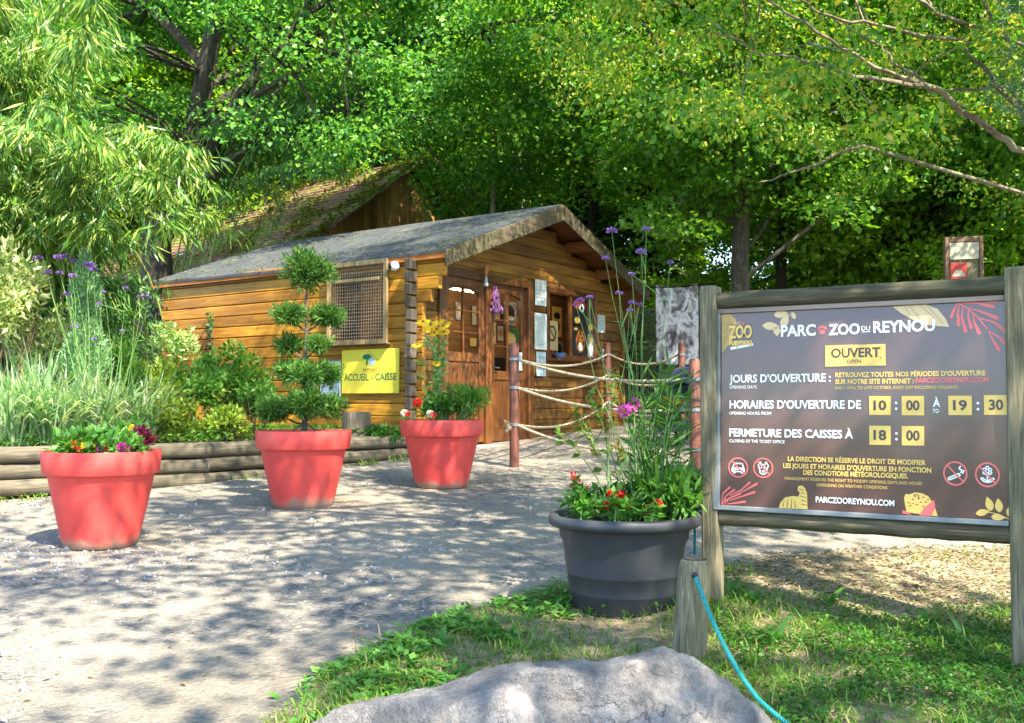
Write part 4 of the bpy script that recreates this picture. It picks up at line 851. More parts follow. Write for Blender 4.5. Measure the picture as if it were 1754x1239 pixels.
# ------------------------------------------------------------------ old building with the mossy tiled roof
ob = thing('tiled_outbuilding', 'old board gabled building with mossy red tiled roof behind the hut', 'building', G(-2.5, 24), HA)
zb = 7.16 - gz(-2.5, 24); OW, OL, sl_ = 5.2, 9.0, .68
mb = MB(); k = 46
for i in range(k):
    x = -OW + 2 * OW * i / k; w = 2 * OW / k - .012; zt = zb - .12 - sl_ * max(abs(x), abs(x + w)); zt2 = max(zt, .3); mb.box(x, 0, -1.5, x + w, .03, zt2)
mb.build('gable_wall', M['gablew'], ob)
mb = MB(); mb.box(-OW + .15, .1, -1.5, OW - .15, OL, zb - sl_ * OW - .1); mb.build('wall', M['gablew'], ob)
for sx in (-1, 1):
    mb = MB(); rows = 34
    for i in range(rows):
        t0, t1 = i / rows, (i + 1) / rows; xa, xb = (OW + .5) * (1 - t0), (OW + .5) * (1 - t1); za, zb_ = zb - sl_ * xa + .05, zb - sl_ * xb + .02
        n = 24; vs = []
        for j in range(n + 1):
            y = -.35 + (OL + .6) * j / n; w = .012 * noise.noise(Vector((i, j * 1.3, sx)))
            vs += [(sx * xa, y, za + w), (sx * xb, y, zb_ + w)]
        mb.add(vs, [(2 * j, 2 * j + 1, 2 * j + 3, 2 * j + 2) if sx < 0 else (2 * j + 2, 2 * j + 3, 2 * j + 1, 2 * j) for j in range(n)])
        mb.add([(sx * xa, -.35, za), (sx * xa, -.35 + OL + .6, za), (sx * xa, -.35 + OL + .6, za - .06), (sx * xa, -.35, za - .06)], [(0, 1, 2, 3)])
    rf = mb.build('roof', M['tile'], ob)
    mb = MB(); mb.beam((0, -.37, zb + .0), (sx * (OW + .5), -.37, zb - sl_ * (OW + .5)), .05, .22, (0, 1, 0)); mb.build('verge_board', M['tile'], ob)
    if sx < 0:
        n = 16000; u = RNG.random(n) ** 1.5; v_ = RNG.random(n); x = -(OW + .4) * u; y = -.4 + v_ ** 1.6 * OL
        kp = (np.sin(u * 21 + np.sin(v_ * 17) * 2) + np.sin(v_ * 33 + u * 9) + RNG.normal(size=n) * .5 > .2) | (v_ < .02); x, y = x[kp], y[kp]; n = len(x)
        leaves('moss', M['moss'], np.stack([x, y, zb + sl_ * x + .06], 1), RNG.normal(size=(n, 3)) * np.array([1, 1, .4]), np.tile([0, 0, 1.], (n, 1)) + RNG.normal(size=(n, 3)) * .4, RNG.uniform(.06, .16, n), RNG.uniform(.04, .08, n), rf)

# ------------------------------------------------------------------ retaining wall of logs
rw = thing('log_retaining_wall', 'low wall of stacked grey round logs edging the planted bed', 'wall', (0, 0, 0))
for i, (a, b) in enumerate(zip(LOGS, LOGS[1:])):
    d = Vector((b[0] - a[0], b[1] - a[1], 0)); Ln = d.length; ang = math.atan2(d.y, d.x); z_top = BEDZ + .02
    for k in range(3):
        zc = z_top - .07 - k * .142; za = zc + random.uniform(-.01, .01); zb2 = zc + random.uniform(-.01, .01)
        if zc < gz(*b) - .06 and zc < gz(*a) - .06: continue
        mb = MB(); n = 14
        mb.tube([(-.03 + (Ln + .06) * j / n, random.uniform(-.006, .006), za - zc + (zb2 - za) * j / n) for j in range(n + 1)], [.072 * (1 + random.uniform(-.05, .05)) for j in range(n + 1)], 14, jit=.025)
        o = mb.build('log', M['wall_log'], rw, True, sharp=60); o.location = (a[0], a[1] + .02 * (k % 2), zc); o.rotation_euler = (0, 0, ang)

# ------------------------------------------------------------------ pots
def red_pot(label, px, py_base, d, wx=.97, grp='red plant pots in a row'):
    x = (px - CX) / F * d; z = gz(x, d) - .012; o = thing('plant_pot', label, 'plant pot', (x, d, z), random.uniform(0, 6), grp); o.scale = (wx, wx, 1)
    h, rt, rb = .625, .4, .245
    prof = [(.0, 0), (rb - .02, 0), (rb, .012), (rb + .012, .05), (rb + (.352 - rb) * .72, .33), (.352, .467), (.356, .475), (.383, .478), (.388, .486), (.4, h - .006), (.397, h), (.375, h), (.371, h - .01), (.352, .5), (.3, .4)]
    mb = MB(); mb.lathe(prof, 72); body = mb.build('pot_body', POTM, o, True, sharp=50)
    mb = MB(); n = 32; mb.add([(0, 0, .60)] + [(.372 * math.cos(6.283 * i / n), .372 * math.sin(6.283 * i / n), .575 + random.uniform(-.01, .01)) for i in range(n)], [(0, 1 + i, 1 + (i + 1) % n) for i in range(n)]); mb.build('soil', M['soil'], o)
    return o
# the pots' plastic with splashed earth along the foot (a stain with its own shape)
m, t, N, L, bs = newmat('red_pot_plastic'); v = coords(N, L); n1 = noise_n(N, L, 5, 7, .72, v); n2 = noise_n(N, L, 3.5, 6, .7, v)
sx_ = N.new('ShaderNodeSeparateXYZ'); L.new(v, sx_.inputs[0]); ad = N.new('ShaderNodeMath'); ad.operation = 'MULTIPLY_ADD'; L.new(n1.outputs[0], ad.inputs[0]); ad.inputs[1].default_value = -.34; az = N.new('ShaderNodeMath'); az.operation = 'ADD'; az.inputs[1].default_value = .24; L.new(sx_.outputs[2], az.inputs[0]); L.new(az.outputs[0], ad.inputs[2])
rs = ramp(N, [(.105, (.85, .85, .85)), (.13, (.45, .45, .45)), (.17, (0, 0, 0))]); L.new(ad.outputs[0], rs.inputs[0])
r1 = ramp(N, [(.3, (.5, .042, .036)), (.55, (.56, .056, .046)), (.75, (.6, .1, .08))]); L.new(n2.outputs[0], r1.inputs[0]); c = mixc(N, L, 'MIX', rs.outputs[0], r1.outputs[0], (.22, .17, .12)); L.new(c, bs.inputs['Base Color'])
n3 = noise_n(N, L, 14, 5, .7, v); r3 = ramp(N, [(.3, (.48, .48, .48)), (.7, (.7, .7, .7))]); L.new(n3.outputs[0], r3.inputs[0]); L.new(r3.outputs[0], bs.inputs['Roughness']); bs.inputs['Specular IOR Level'].default_value = .4; POTM = m
P1 = red_pot('nearest large red pot, planted with low pansies', 177, 935, 6.54, .93); P2 = red_pot('middle large red pot, holding the cloud pruned cypress', 521, 872, 8.1, .965); P3 = red_pot('farthest large red pot, planted with tall yellow flowers', 757, 835, 9.25)
bpx = ground_at(1066, 1045)
bp = thing('black_pot', 'charcoal round plant pot with thick rolled rim beside the notice board', 'plant pot', (bpx.x + .01, bpx.y, bpx.z - .035))
prof = [(0, 0), (.24, 0), (.252, .015), (.268, .12), (.271, .123), (.271, .128), (.281, .2), (.284, .203), (.284, .208), (.292, .27), (.302, .34), (.316, .362), (.322, .405), (.326, .41), (.352, .412)] + [(.352 + .022 * math.cos(a), .436 + .026 * math.sin(a)) for a in [-1.57 + 3.14 * i / 8 for i in range(9)]] + [(.325, .455), (.318, .43), (.31, .38)]
prof = [(q, z * 1.1) for q, z in prof]; mb = MB(); mb.lathe(prof, 72); mb.build('pot_body', M['black'], bp, True, sharp=50); mb = MB(); mb.lathe([(0, .473), (.2, .468), (.322, .457)], 30); mb.build('soil', M['soil'], bp)

# ------------------------------------------------------------------ planting helpers
def shrub(name, label, cat, c, rad, n, lm, L_, W_l, seed, group=None, stems=8, updir=.4, sm='brown_stem', clumps=0, base=None):
    rng = np.random.default_rng(seed); rr = random.Random(seed); c = Vector(c); b = Vector(base) if base else Vector((c.x, c.y, c.z - rad[2])); o = thing(name, label, cat, b, 0, group); cc = c - b
    mb = MB()
    for k in range(stems):
        d = Vector((rr.gauss(0, 1), rr.gauss(0, 1), abs(rr.gauss(.5, .6)))).normalized(); e = cc + Vector((d.x * rad[0], d.y * rad[1], d.z * rad[2])) * .85
        mb.tube(curve((rr.gauss(0, .02), rr.gauss(0, .02), -.03), e, -.05, 4, .04, rr), [.009, .007, .005, .004, .002], 5, cap=False)
    mb.build('stem', M[sm], o, True)
    if clumps:
        d = rdir(clumps, rng); q = rng.random((clumps, 1)) ** .5; C = np.array(cc) + d * q * np.array(rad) * .9; cid = rng.integers(0, clumps, n); dd = rdir(n, rng); pos = C[cid] + dd * rng.random((n, 1)) ** .5 * np.array(rad) * .3; out = unit(dd + (C[cid] - np.array(cc)) / np.array(rad) * .6)
    else:
        dd = rdir(n, rng); q = rng.random((n, 1)) ** .38; nz = np.array([noise.noise(Vector(x * 2.3 + seed)) for x in dd])[:, None]; pos = np.array(cc) + dd * q * np.array(rad) * (1 + .5 * nz); out = dd
    d = unit(out * .7 + rng.normal(size=(n, 3)) * .5 + np.array([0, 0, updir])); nr = unit(rng.normal(size=(n, 3)) * .6 + np.array([0, 0, .8])); s = rng.uniform(.6, 1.3, n)
    leaves('foliage', lm if not isinstance(lm, str) else M[lm], pos, d, nr, L_ * s, W_l * s, o); return o
def clump_grass(name, label, cat, base, n, lm, L_, W_l, spread, seed, group=None, bend=.7, lean=.35):
    rng = np.random.default_rng(seed); o = thing(name, label, cat, base, 0, group); a = rng.random(n) * 6.283; r = spread * rng.random(n) ** .5
    pos = np.stack([np.cos(a) * r, np.sin(a) * r, np.full(n, -.02)], 1); d = np.stack([np.cos(a + rng.normal(size=n) * .6) * lean * rng.random(n) * 1.6, np.sin(a + rng.normal(size=n) * .6) * lean * rng.random(n) * 1.6, np.ones(n)], 1)
    blades('blade_tuft', M[lm], pos, d, L_ * rng.uniform(.55, 1.2, n), W_l * rng.uniform(.7, 1.3, n), bend * rng.random(n), o); return o
def blossom(parent, c, r, kind, mat, axis=(0, -.5, .8), n=12, seed=0):
    """a flower head: rayed petals, pompom or flat-topped cluster"""
    rng = np.random.default_rng(seed + int(abs(c[0]) * 1e4) + int(abs(c[2]) * 1e4)); ax = Vector(axis).normalized(); u = ax.orthogonal().normalized(); w = ax.cross(u)
    c = np.array(c)
    if kind == 'ray':
        a = np.arange(n) * 6.283 / n + rng.random(n) * .2; d = np.cos(a)[:, None] * np.array(u) + np.sin(a)[:, None] * np.array(w) - np.array(ax) * .15
        b = leaves('blossom', M[mat], c + d * r * .15, d, np.tile(np.array(ax), (n, 1)), r * rng.uniform(.85, 1.1, n), r * .42, parent, .05, .6)
        mb = MB(); mb.ball(c + np.array(ax) * r * .06, r * .2, r * .2, r * .2, 10, 6); mb.build('flower_eye', M['p_brown'], b, True); return b
    k = n * 5; d = rdir(k, rng)
    if kind == 'flat': d = d * np.array([1, 1, .35]); d[:, 2] = np.abs(d[:, 2])
    if kind == 'spike': 
        q = rng.random(k); pos = c + np.stack([rng.normal(size=k) * r * .22, rng.normal(size=k) * r * .22, (q - .5) * r * 2.6], 1); return leaves('blossom', M[mat], pos, d + np.array([0, 0, .3]), rdir(k, rng), r * .5, r * .28, parent)
    return leaves('blossom', M[mat], c + d * r * .35, d + rng.normal(size=(k, 3)) * .25, rdir(k, rng), r * .65, r * .5, parent)
def inpot(pot, px, py, dd=0):
    """where a thing in a pot stands, read off the photo at the pot's distance"""
    return at(px, py, pot.location.y + dd)
def stems_mesh(parent, paths, r=.004, mat='stem', name='stem'):
    mb = MB()
    for p in paths: mb.tube(p, [r, r * .8, r * .6, r * .45, r * .35][:len(p)] + [r * .3] * max(0, len(p) - 5), 5)
    return mb.build(name, M[mat], parent, True)
def stem_leaves(parent, paths, lm, per, L_, W_l, seed, tmin=0, tmax=1, updir=.3, name='leaf_spray'):
    rng = np.random.default_rng(seed); P, D = [], []
    for p in paths:
        for _ in range(per):
            t = tmin + (tmax - tmin) * rng.random(); f = t * (len(p) - 1); i = min(int(f), len(p) - 2); P.append(np.array(Vector(p[i]).lerp(Vector(p[i + 1]), f - i))); d = rng.normal(size=3); d[2] = d[2] * .4 + updir; D.append(d)
    P = np.array(P); D = np.array(D); n = len(P); s = rng.uniform(.6, 1.25, n); return leaves(name, M[lm], P, D, unit(rng.normal(size=(n, 3)) * .5 + np.array([0, 0, 1])), L_ * s, W_l * s, parent)

# pot 1: low pansies, marigold, dark coleus
def lowplant(name, label, cat, pot, px, py, rad, n, lm, L_, W_l, fl, seed, dy=0):
    c = inpot(pot, px, py, dy); b = Vector((c.x, c.y, pot.location.z + .59)); o = shrub(name, label, cat, c, rad, n, lm, L_, W_l, seed, None, 5, .4, 'stem', 0, b)
    for (x, y, r, kind, mat) in fl: q = at(x, y, c.y - rad[1] * .7) - b; blossom(o, q, r, kind, mat, (0, -.8, .5), 9)
    return o
lowplant('bedding_plant', 'green bedding plant with red and yellow pansy at left of the nearest red pot', 'flower', P1, 128, 765, (.15, .13, .1), 420, 'plant', .06, .035, [(126, 762, .035, 'pom', 'p_orange'), (134, 766, .03, 'pom', 'p_red'), (143, 764, .028, 'pom', 'p_yellow')], 1, -.12)
lowplant('bedding_plant', 'leafy bedding plant with small pink buds mid nearest red pot', 'flower', P1, 172, 762, (.16, .16, .1), 480, 'plant', .055, .03, [(160, 766, .03, 'pom', 'p_orange'), (170, 769, .024, 'pom', 'p_pink'), (182, 767, .022, 'pom', 'p_red'), (190, 762, .022, 'pom', 'p_yellow')], 2)
lowplant('bedding_plant', 'magenta pansy at the front of the nearest red pot', 'flower', P1, 212, 766, (.11, .1, .08), 260, 'plant', .05, .03, [(208, 766, .035, 'pom', 'p_magenta'), (216, 768, .03, 'pom', 'p_magenta')], 3, -.16)
lowplant('coleus_plant', 'dark red leaved coleus at the right of the nearest red pot', 'plant', P1, 238, 756, (.08, .08, .08), 170, 'coleus', .05, .032, [], 4)
lowplant('bedding_plant', 'green plant with two little yellow blooms behind the coleus', 'flower', P1, 218, 750, (.14, .12, .12), 350, 'plant', .06, .03, [(211, 743, .025, 'pom', 'p_yellow'), (226, 734, .03, 'pom', 'p_yellow')], 5, .15)
# pot 2: cloud pruned cypress
b = Vector((P2.location.x, P2.location.y, P2.location.z + .6)); tp = thing('topiary_cypress', 'cloud pruned cypress with separate round tufts on a bare stem', 'topiary tree', b)
K = 8.1 / F
TUFT = [(527, 464, 47, 52, 0), (496, 540, 30, 26, -.1), (561, 542, 34, 27, .05), (494, 592, 25, 22, .05), (546, 590, 24, 22, -.12), (497, 636, 32, 30, .05), (527, 640, 36, 36, -.1), (560, 642, 33, 30, .08), (467, 703, 38, 34, -.05), (524, 690, 46, 44, -.14), (566, 695, 30, 32, .04)]
stem = [(0, 0, -.05)] + [at(px, py, 8.1) - b for px, py in ((523, 705), (521, 640), (525, 580), (524, 520), (527, 465))]
mb = MB(); mb.tube(stem, [.028, .023, .018, .014, .011, .006], 8, jit=.1)
for px, py, rx, rz, dy in TUFT[1:]:
    e = at(px, py, 8.1 + dy) - b; s = at(523, py + 26, 8.1) - b; mb.tube(curve(s, e, -.1, 3, .03), [.011, .009, .007, .004], 6)
for px in (490, 552): mb.tube([at(px, 745, 8.05) - b - Vector((0, 0, .03)), at((px + 523) / 2, 735, 8.1) - b, at(523, 725, 8.1) - b], [.006, .006, .006], 5)
mb.build('trunk', M['bark_maple'], tp, True)
for k, (px, py, rx, rz, dy) in enumerate(TUFT):
    rng = np.random.default_rng(100 + k); rx, rz = (rx, rz) if k < 5 else (rx * .88, rz * .86); n = int(3600 * (rx / 40) ** 2); c = np.array(at(px, py, 8.1 + dy) - b); d = rdir(n, rng); q = rng.random((n, 1)) ** .4
    nz = np.array([noise.noise(Vector(x * 2.6 + k)) for x in d])[:, None]; pos = c + d * q * np.array([rx, rx, rz]) * K * np.array([1.12, 1.0, .82]) * (.66 + .7 * nz)
    leaves('foliage_tuft', M['cypress'], pos, d * .9 + np.array([0, 0, .45]) + rng.normal(size=(n, 3)) * .45, rdir(n, rng), rng.uniform(.03, .065, n), rng.uniform(.007, .014, n), tp)
# pot 3: rudbeckia, feathery bush, red and white carnations
def P3at(px, py, dy=0): return at(px, py, 9.25 + dy)
b = Vector((P3.location.x - .05, 9.25, P3.location.z + .6)); o = thing('rudbeckia_plant', 'tall yellow daisy like flowers above pale leaves in the farthest red pot', 'flower', b); paths = []
for k, (px, py, s, dy) in enumerate(((725, 551, 20, .05), (738, 556, 22, -.05), (752, 551, 20, .1), (760, 558, 22, -.02), (744, 570, 16, -.08), (760, 568, 20, .06), (715, 590, 17, -.05), (748, 564, 18, .12), (748, 622, 14, -.1), (733, 563, 18, .12))):
    e = P3at(px, py, dy) - b; s0 = Vector((random.gauss(0, .04), random.gauss(0, .04), 0)); paths.append([s0, s0.lerp(e, .3) + Vector((random.gauss(0, .015), 0, .03)), s0.lerp(e, .6) + Vector((random.gauss(0, .012), 0, .03)), s0.lerp(e, .85), e])
    blossom(o, e, s * 9.25 / F * .62, 'ray', 'p_yellow', (random.uniform(-.5, .5), -.45, .75), 13, k)
stems_mesh(o, paths, .006); stem_leaves(o, paths, 'pale_plant', 26, .085, .04, 5, .08, .8)
shrub('feathery_bush', 'feathery mid green bush at the right of the farthest red pot', 'plant', P3at(797, 690), (.22, .2, .17), 2600, M['shrub'], .055, .011, 6, None, 12, .5, 'stem', 26, (P3.location.x + .17, 9.25, P3.location.z + .6))
shrub('bedding_plant', 'mid green filler foliage in the middle of the farthest red pot', 'plant', P3at(755, 690), (.2, .2, .14), 900, M['plant'], .06, .022, 7, None, 8, .5, 'stem', 14, (P3.location.x, 9.22, P3.location.z + .6))
for lab, px, py, r, mat, k in (('round red carnation at the left of the farthest red pot', 715, 690, .06, 'p_red', 0), ('pink and white carnation hanging over the left rim of the farthest red pot', 693, 708, .05, 'p_white', 1), ('small pink white carnation at the front of the farthest red pot', 737, 709, .05, 'p_white', 2)):
    c = P3at(px, py, -.25); bb = Vector((c.x + .05, c.y + .1, P3.location.z + .59)); o = thing('carnation_plant', lab, 'flower', bb); e = c - bb
    stems_mesh(o, [[(0, 0, 0), e * .5 + Vector((0, 0, .03)), e]], .004); blossom(o, e, r * .8, 'pom', mat, (0, -1, .3), 14, k)
    if mat == 'p_white': blossom(o, e + Vector((.03, -.02, -.01)), r * .6, 'pom', 'p_red', (0, -1, .3), 8, k + 5)
    stem_leaves(o, [[(0, 0, 0), e * .5, e]], 'plant', 26, .08, .012, 9 + k, 0, .9)
# black pot: red salvia, cosmos, grassy stems, bronze rose, tall verbena
BPY = bp.location.y; bz = bp.location.z + .47
def Bat(px, py, dy=0): return at(px, py, BPY + dy)
def potplant(name, label, cat, heads, lm, per, L_, W_l, seed, bx, by=0, r=.004, tmin=.0, tmax=.95, stem='stem', mid=.0):
    b = Vector((bx, BPY + by, bz - .01)); o = thing(name, label, cat, b); rr = random.Random(seed); paths = []
    for (px, py, dy, rad, kind, mat) in heads:
        e = Bat(px, py, dy) - b; s0 = Vector((rr.gauss(0, .03), rr.gauss(0, .03), 0)); m1 = s0.lerp(e, .33) + Vector((rr.gauss(0, .02), 0, .04 + mid)); m2 = s0.lerp(e, .68) + Vector((rr.gauss(0, .02), 0, .03 + mid)); paths.append([s0, m1, m2, s0.lerp(e, .88), e])
        if rad: blossom(o, e, rad, kind, mat, (rr.uniform(-.3, .3), -.6, .6), 12, seed)
    stems_mesh(o, paths, r, stem)
    if per: stem_leaves(o, paths, lm, per, L_, W_l, seed, tmin, tmax)
    return o
potplant('salvia_plant', 'red salvia spikes at the left front of the charcoal pot', 'flower', [(982, 822, 0, 0.029, 'spike', 'p_red'), (988, 832, .02, 0.038, 'spike', 'p_red'), (997, 842, .0, 0.035, 'spike', 'p_red'), (1006, 844, .05, 0.026, 'spike', 'p_red'), (1001, 867, -.05, 0.026, 'pom', 'p_red')], 'plant', 34, .055, .034, 3, -.0 + Bat(992, 880).x, -.12)
potplant('salvia_plant', 'red salvia at the middle front of the charcoal pot', 'flower', [(1046, 848, -.1, 0.029, 'pom', 'p_red'), (1062, 858, -.12, 0.038, 'spike', 'p_red'), (1052, 862, -.15, 0.029, 'pom', 'p_red'), (1067, 850, -.1, 0.029, 'pom', 'p_red'), (1040, 866, -.15, 0.023, 'pom', 'p_red'), (1080, 868, -.16, 0.020, 'pom', 'p_red')], 'plant', 34, .055, .034, 4, Bat(1055, 880).x, -.16)
potplant('salvia_plant', 'small red salvia at the right front of the charcoal pot', 'flower', [(1107, 876, -.2, 0.026, 'pom', 'p_red'), (1127, 863, -.18, 0.026, 'pom', 'p_red'), (1112, 870, -.2, 0.020, 'pom', 'p_red')], 'plant', 32, .055, .034, 5, Bat(1115, 885).x, -.2)
potplant('cosmos_plant', 'pink double cosmos flowers above the charcoal pot', 'flower', [(1069, 704, .02, .042, 'pom', 'p_pink'), (1087, 693, .04, .042, 'pom', 'p_pink'), (1135, 615, .1, .0, '', '')], 'plant', 16, .09, .006, 6, Bat(1105, 880).x, .06, .0035)
potplant('rose_bush', 'thin rose stems with bronze tinged leaves at the left of the charcoal pot', 'plant', [(955, 737, .0, 0, '', ''), (990, 715, .05, 0, '', ''), (1008, 668, .1, 0, '', ''), (1030, 700, .1, 0, '', ''), (1052, 640, .12, 0, '', ''), (985, 690, .08, 0, '', ''), (1060, 760, 0, 0, '', '')], 'rose_leaf', 20, .052, .034, 7, Bat(1062, 880).x, .02, .0045, .3, 1.0, 'stem', .03)
b = Vector((Bat(1128, 880).x, BPY + .06, bz - .01))
o = thing('grassy_perennial', 'tall clump of upright bright green stems at the right of the charcoal pot', 'plant', b); rr = random.Random(8); paths = []
for k in range(34):
    px = rr.gauss(1135, 32); e = Bat(px, rr.uniform(610, 760), rr.uniform(-.05, .2)) - b; s0 = Vector((rr.gauss(0, .06), rr.gauss(0, .05), 0)); paths.append([s0, s0.lerp(e, .35) + Vector((0, 0, .04)), s0.lerp(e, .7) + Vector((0, 0, .03)), s0.lerp(e, .9), e])
stems_mesh(o, paths, .0032); stem_leaves(o, paths, 'plant', 13, .13, .015, 8, .02, .95, .7)
rng = np.random.default_rng(9); n = 260; a = rng.random(n) * 6.28; blades('blade_tuft', M['plant'], np.stack([np.cos(a) * .1 * rng.random(n), np.sin(a) * .1 * rng.random(n), np.zeros(n)], 1), np.stack([np.cos(a) * .5 * rng.random(n), np.sin(a) * .5 * rng.random(n), np.ones(n)], 1), rng.uniform(.15, .42, n), rng.uniform(.012, .024, n), rng.uniform(.2, 1.2, n), o)
shrub('broad_leaved_plant', 'low broad leaved green plant spilling at the right rim of the charcoal pot', 'plant', Bat(1170, 850, .0), (.11, .13, .09), 190, M['plant'], .1, .032, 10, None, 5, .5, 'stem', 0, (Bat(1160, 880).x, BPY, bz - .01))
shrub('bedding_plant', 'low green filler foliage across the middle of the charcoal pot', 'plant', Bat(1050, 862, .05), (.26, .2, .08), 620, M['plant'], .05, .027, 11, None, 8, .4, 'stem', 26, (Bat(1060, 880).x, BPY + .02, bz - .01))
def verbena(label, base, heads, seed, r=.0035, hr=.03, grp=None):
    b = Vector(base); o = thing('verbena_plant', label, 'flower', b, 0, grp); rr = random.Random(seed); paths = []; main = []
    for (px, py, d, s) in heads:
        e = at(px, py, d) - b; s0 = Vector((rr.gauss(0, .03), rr.gauss(0, .03), 0)); paths.append([s0, s0.lerp(e, .3) + Vector((rr.gauss(0, .03), rr.gauss(0, .03), .02)), s0.lerp(e, .6) + Vector((rr.gauss(0, .02), rr.gauss(0, .02), .02)), s0.lerp(e, .85) + Vector((rr.gauss(0, .01), 0, 0)), e]); blossom(o, e, hr * s, 'flat', 'p_violet', (0, 0, 1), 12, seed)
    N0 = len(paths)
    for k in range(N0):
        p = paths[k]; a = p[3]; q = paths[(k + 1) % N0][4]
        if (q - a).length < .25: paths.append([a, a.lerp(q, .5), q])
    stems_mesh(o, paths, r); stem_leaves(o, paths[:len(heads)], 'plant', 7, .06, .01, seed, .03, .6); return o
verbena('tall thin purple verbena reaching over the hut gable from the charcoal pot', (Bat(1120, 880).x, BPY + .1, bz - .01), [(1048, 396, BPY, 1.1), (1107, 393, BPY + .1, .8), (1098, 432, BPY + .05, 1.0), (1037, 443, BPY, .7), (1148, 450, BPY + .1, .7), (1082, 470, BPY, .7)], 1)
verbena('shorter purple verbena in front of the ticket window from the charcoal pot', (Bat(1095, 880).x, BPY + .05, bz - .01), [(994, 515, BPY, .8), (1010, 510, BPY + .05, .75), (986, 522, BPY - .02, .6), (1060, 503, BPY + .1, .8), (1082, 519, BPY + .1, .7), (1095, 522, BPY + .1, .7), (1079, 532, BPY + .1, .6)], 2)

# ------------------------------------------------------------------ planted bed
def B(px, d, z=BEDZ): return ((px - CX) / F * d, d, z)
shrub('variegated_shrub', 'cream and green variegated shrub at the far left edge', 'shrub', at(18, 500, 9.6), (.42, .4, .5), 2600, M['varieg'], .09, .032, 21, None, 12, .3, 'brown_stem', 46, B(10, 9.6))
o = thing('juniper_column', 'slim blue green conifer column behind the nearest red pot', 'conifer', B(145, 9.7)); rng = np.random.default_rng(22); n = 11000; t = rng.random(n); zz = .2 + t * 1.68; rad = .21 * np.sin(np.clip((1 - t) * 1.9 + .12, 0, 3.1)) ** .8 * (.8 + .3 * np.sin(zz * 9 + rng.random(n))); a = rng.random(n) * 6.283; q = rad * rng.random(n) ** .4
mb = MB(); mb.tube([(0, 0, -.05), (0, 0, 1.0), (.02, 0, 1.8)], [.02, .015, .005], 6); mb.build('trunk', M['brown_stem'], o); leaves('foliage', M['juniper'], np.stack([np.cos(a) * q + zz * .01 - .04 * (zz - 1), np.sin(a) * q, zz], 1), np.stack([np.cos(a) * .5, np.sin(a) * .5, np.full(n, .9)], 1) + rng.normal(size=(n, 3)) * .3, rdir(n, rng), rng.uniform(.03, .08, n), rng.uniform(.01, .018, n), o)
verbena('purple verbena group with big heads around the blue green conifer', B(172, 9.35), [(65, 443, 9.5, 1.3), (100, 442, 9.5, 1.3), (113, 440, 9.4, 1.2), (127, 448, 9.5, 1.0), (152, 455, 9.4, 1.5), (160, 462, 9.4, 1.2), (82, 467, 9.4, 1.1), (124, 473, 9.3, 1.0), (102, 468, 9.4, .9), (115, 504, 9.4, .9), (127, 560, 9.4, .9)], 3, .0045, .042)
verbena('sparser purple verbena stems between the conifer and the hut', B(200, 9.3), [(178, 501, 9.3, .8), (215, 494, 9.4, .9), (170, 521, 9.3, .9), (247, 507, 9.4, .9), (238, 508, 9.4, .6), (256, 510, 9.4, .6), (162, 582, 9.3, .9), (209, 567, 9.4, .8)], 4, .004, .034)
for k, (px, d, n, lab) in enumerate(((20, 8.95, 420, 'grey green striped grass clump at the far left'), (95, 9.15, 460, 'grey green striped grass clump left behind the nearest red pot'), (165, 9.35, 420, 'grey green striped grass clump right behind the nearest red pot'), (60, 9.6, 380, 'taller striped grass clump behind the other grasses'), (228, 9.7, 300, 'striped grass clump ending beside the bright low shrubs'))):
    clump_grass('ornamental_grass', lab, 'grass clump', B(px, d), n, 'grey_grass', .75 if k != 3 else .95, .016, .2, 200 + k, 'striped ornamental grasses', .9, .5)
shrub('fern_plant', 'dark green ferny plant left of the bright low shrubs', 'plant', at(215, 640, 10.0), (.2, .2, .36), 2200, M['shrub'], .09, .012, 24, None, 9, .5, 'stem', 24, B(215, 10.0))
for k, (lab, px, py, d, rad, n, lm, L_, W_l) in enumerate((('lime green low shrub at the front of the bed behind the logs', 290, 715, 9.9, (.34, .28, .2), 1500, 'lime', .07, .03), ('bright lime cushion plant left of the topiary', 385, 722, 10.3, (.36, .3, .16), 1500, 'lime', .06, .028), ('mid green bushy shrub against the hut side wall', 400, 650, 11.4, (.5, .35, .36), 2600, 'shrub', .075, .034), ('loose shrub with upright twigs at the hut left corner', 300, 595, 11.8, (.3, .3, .3), 900, 'pale_plant', .07, .03), ('green shrub left of the bushy one', 335, 665, 10.9, (.34, .3, .3), 1700, 'shrub', .07, .032), ('pale leaved shrub at mid bed', 255, 660, 10.6, (.32, .3, .32), 1500, 'lime', .075, .034), ('dark low shrub close behind the topiary pot', 445, 690, 10.9, (.26, .25, .26), 1400, 'shrub', .06, .026), ('small low plant beside the tree stump', 650, 742, 11.4, (.3, .12, .06), 400, 'clover', .06, .045), ('pale yellow green shrub behind the grasses', 110, 590, 10.2, (.5, .3, .35), 1700, 'varieg', .08, .03))):
    shrub('garden_shrub', lab, 'shrub', at(px, py, d), rad, n, M[lm], L_, W_l, 230 + k, 'shrubs in the planted bed', 9, .4, 'brown_stem', 30 if n > 600 else 0, B(px, d))
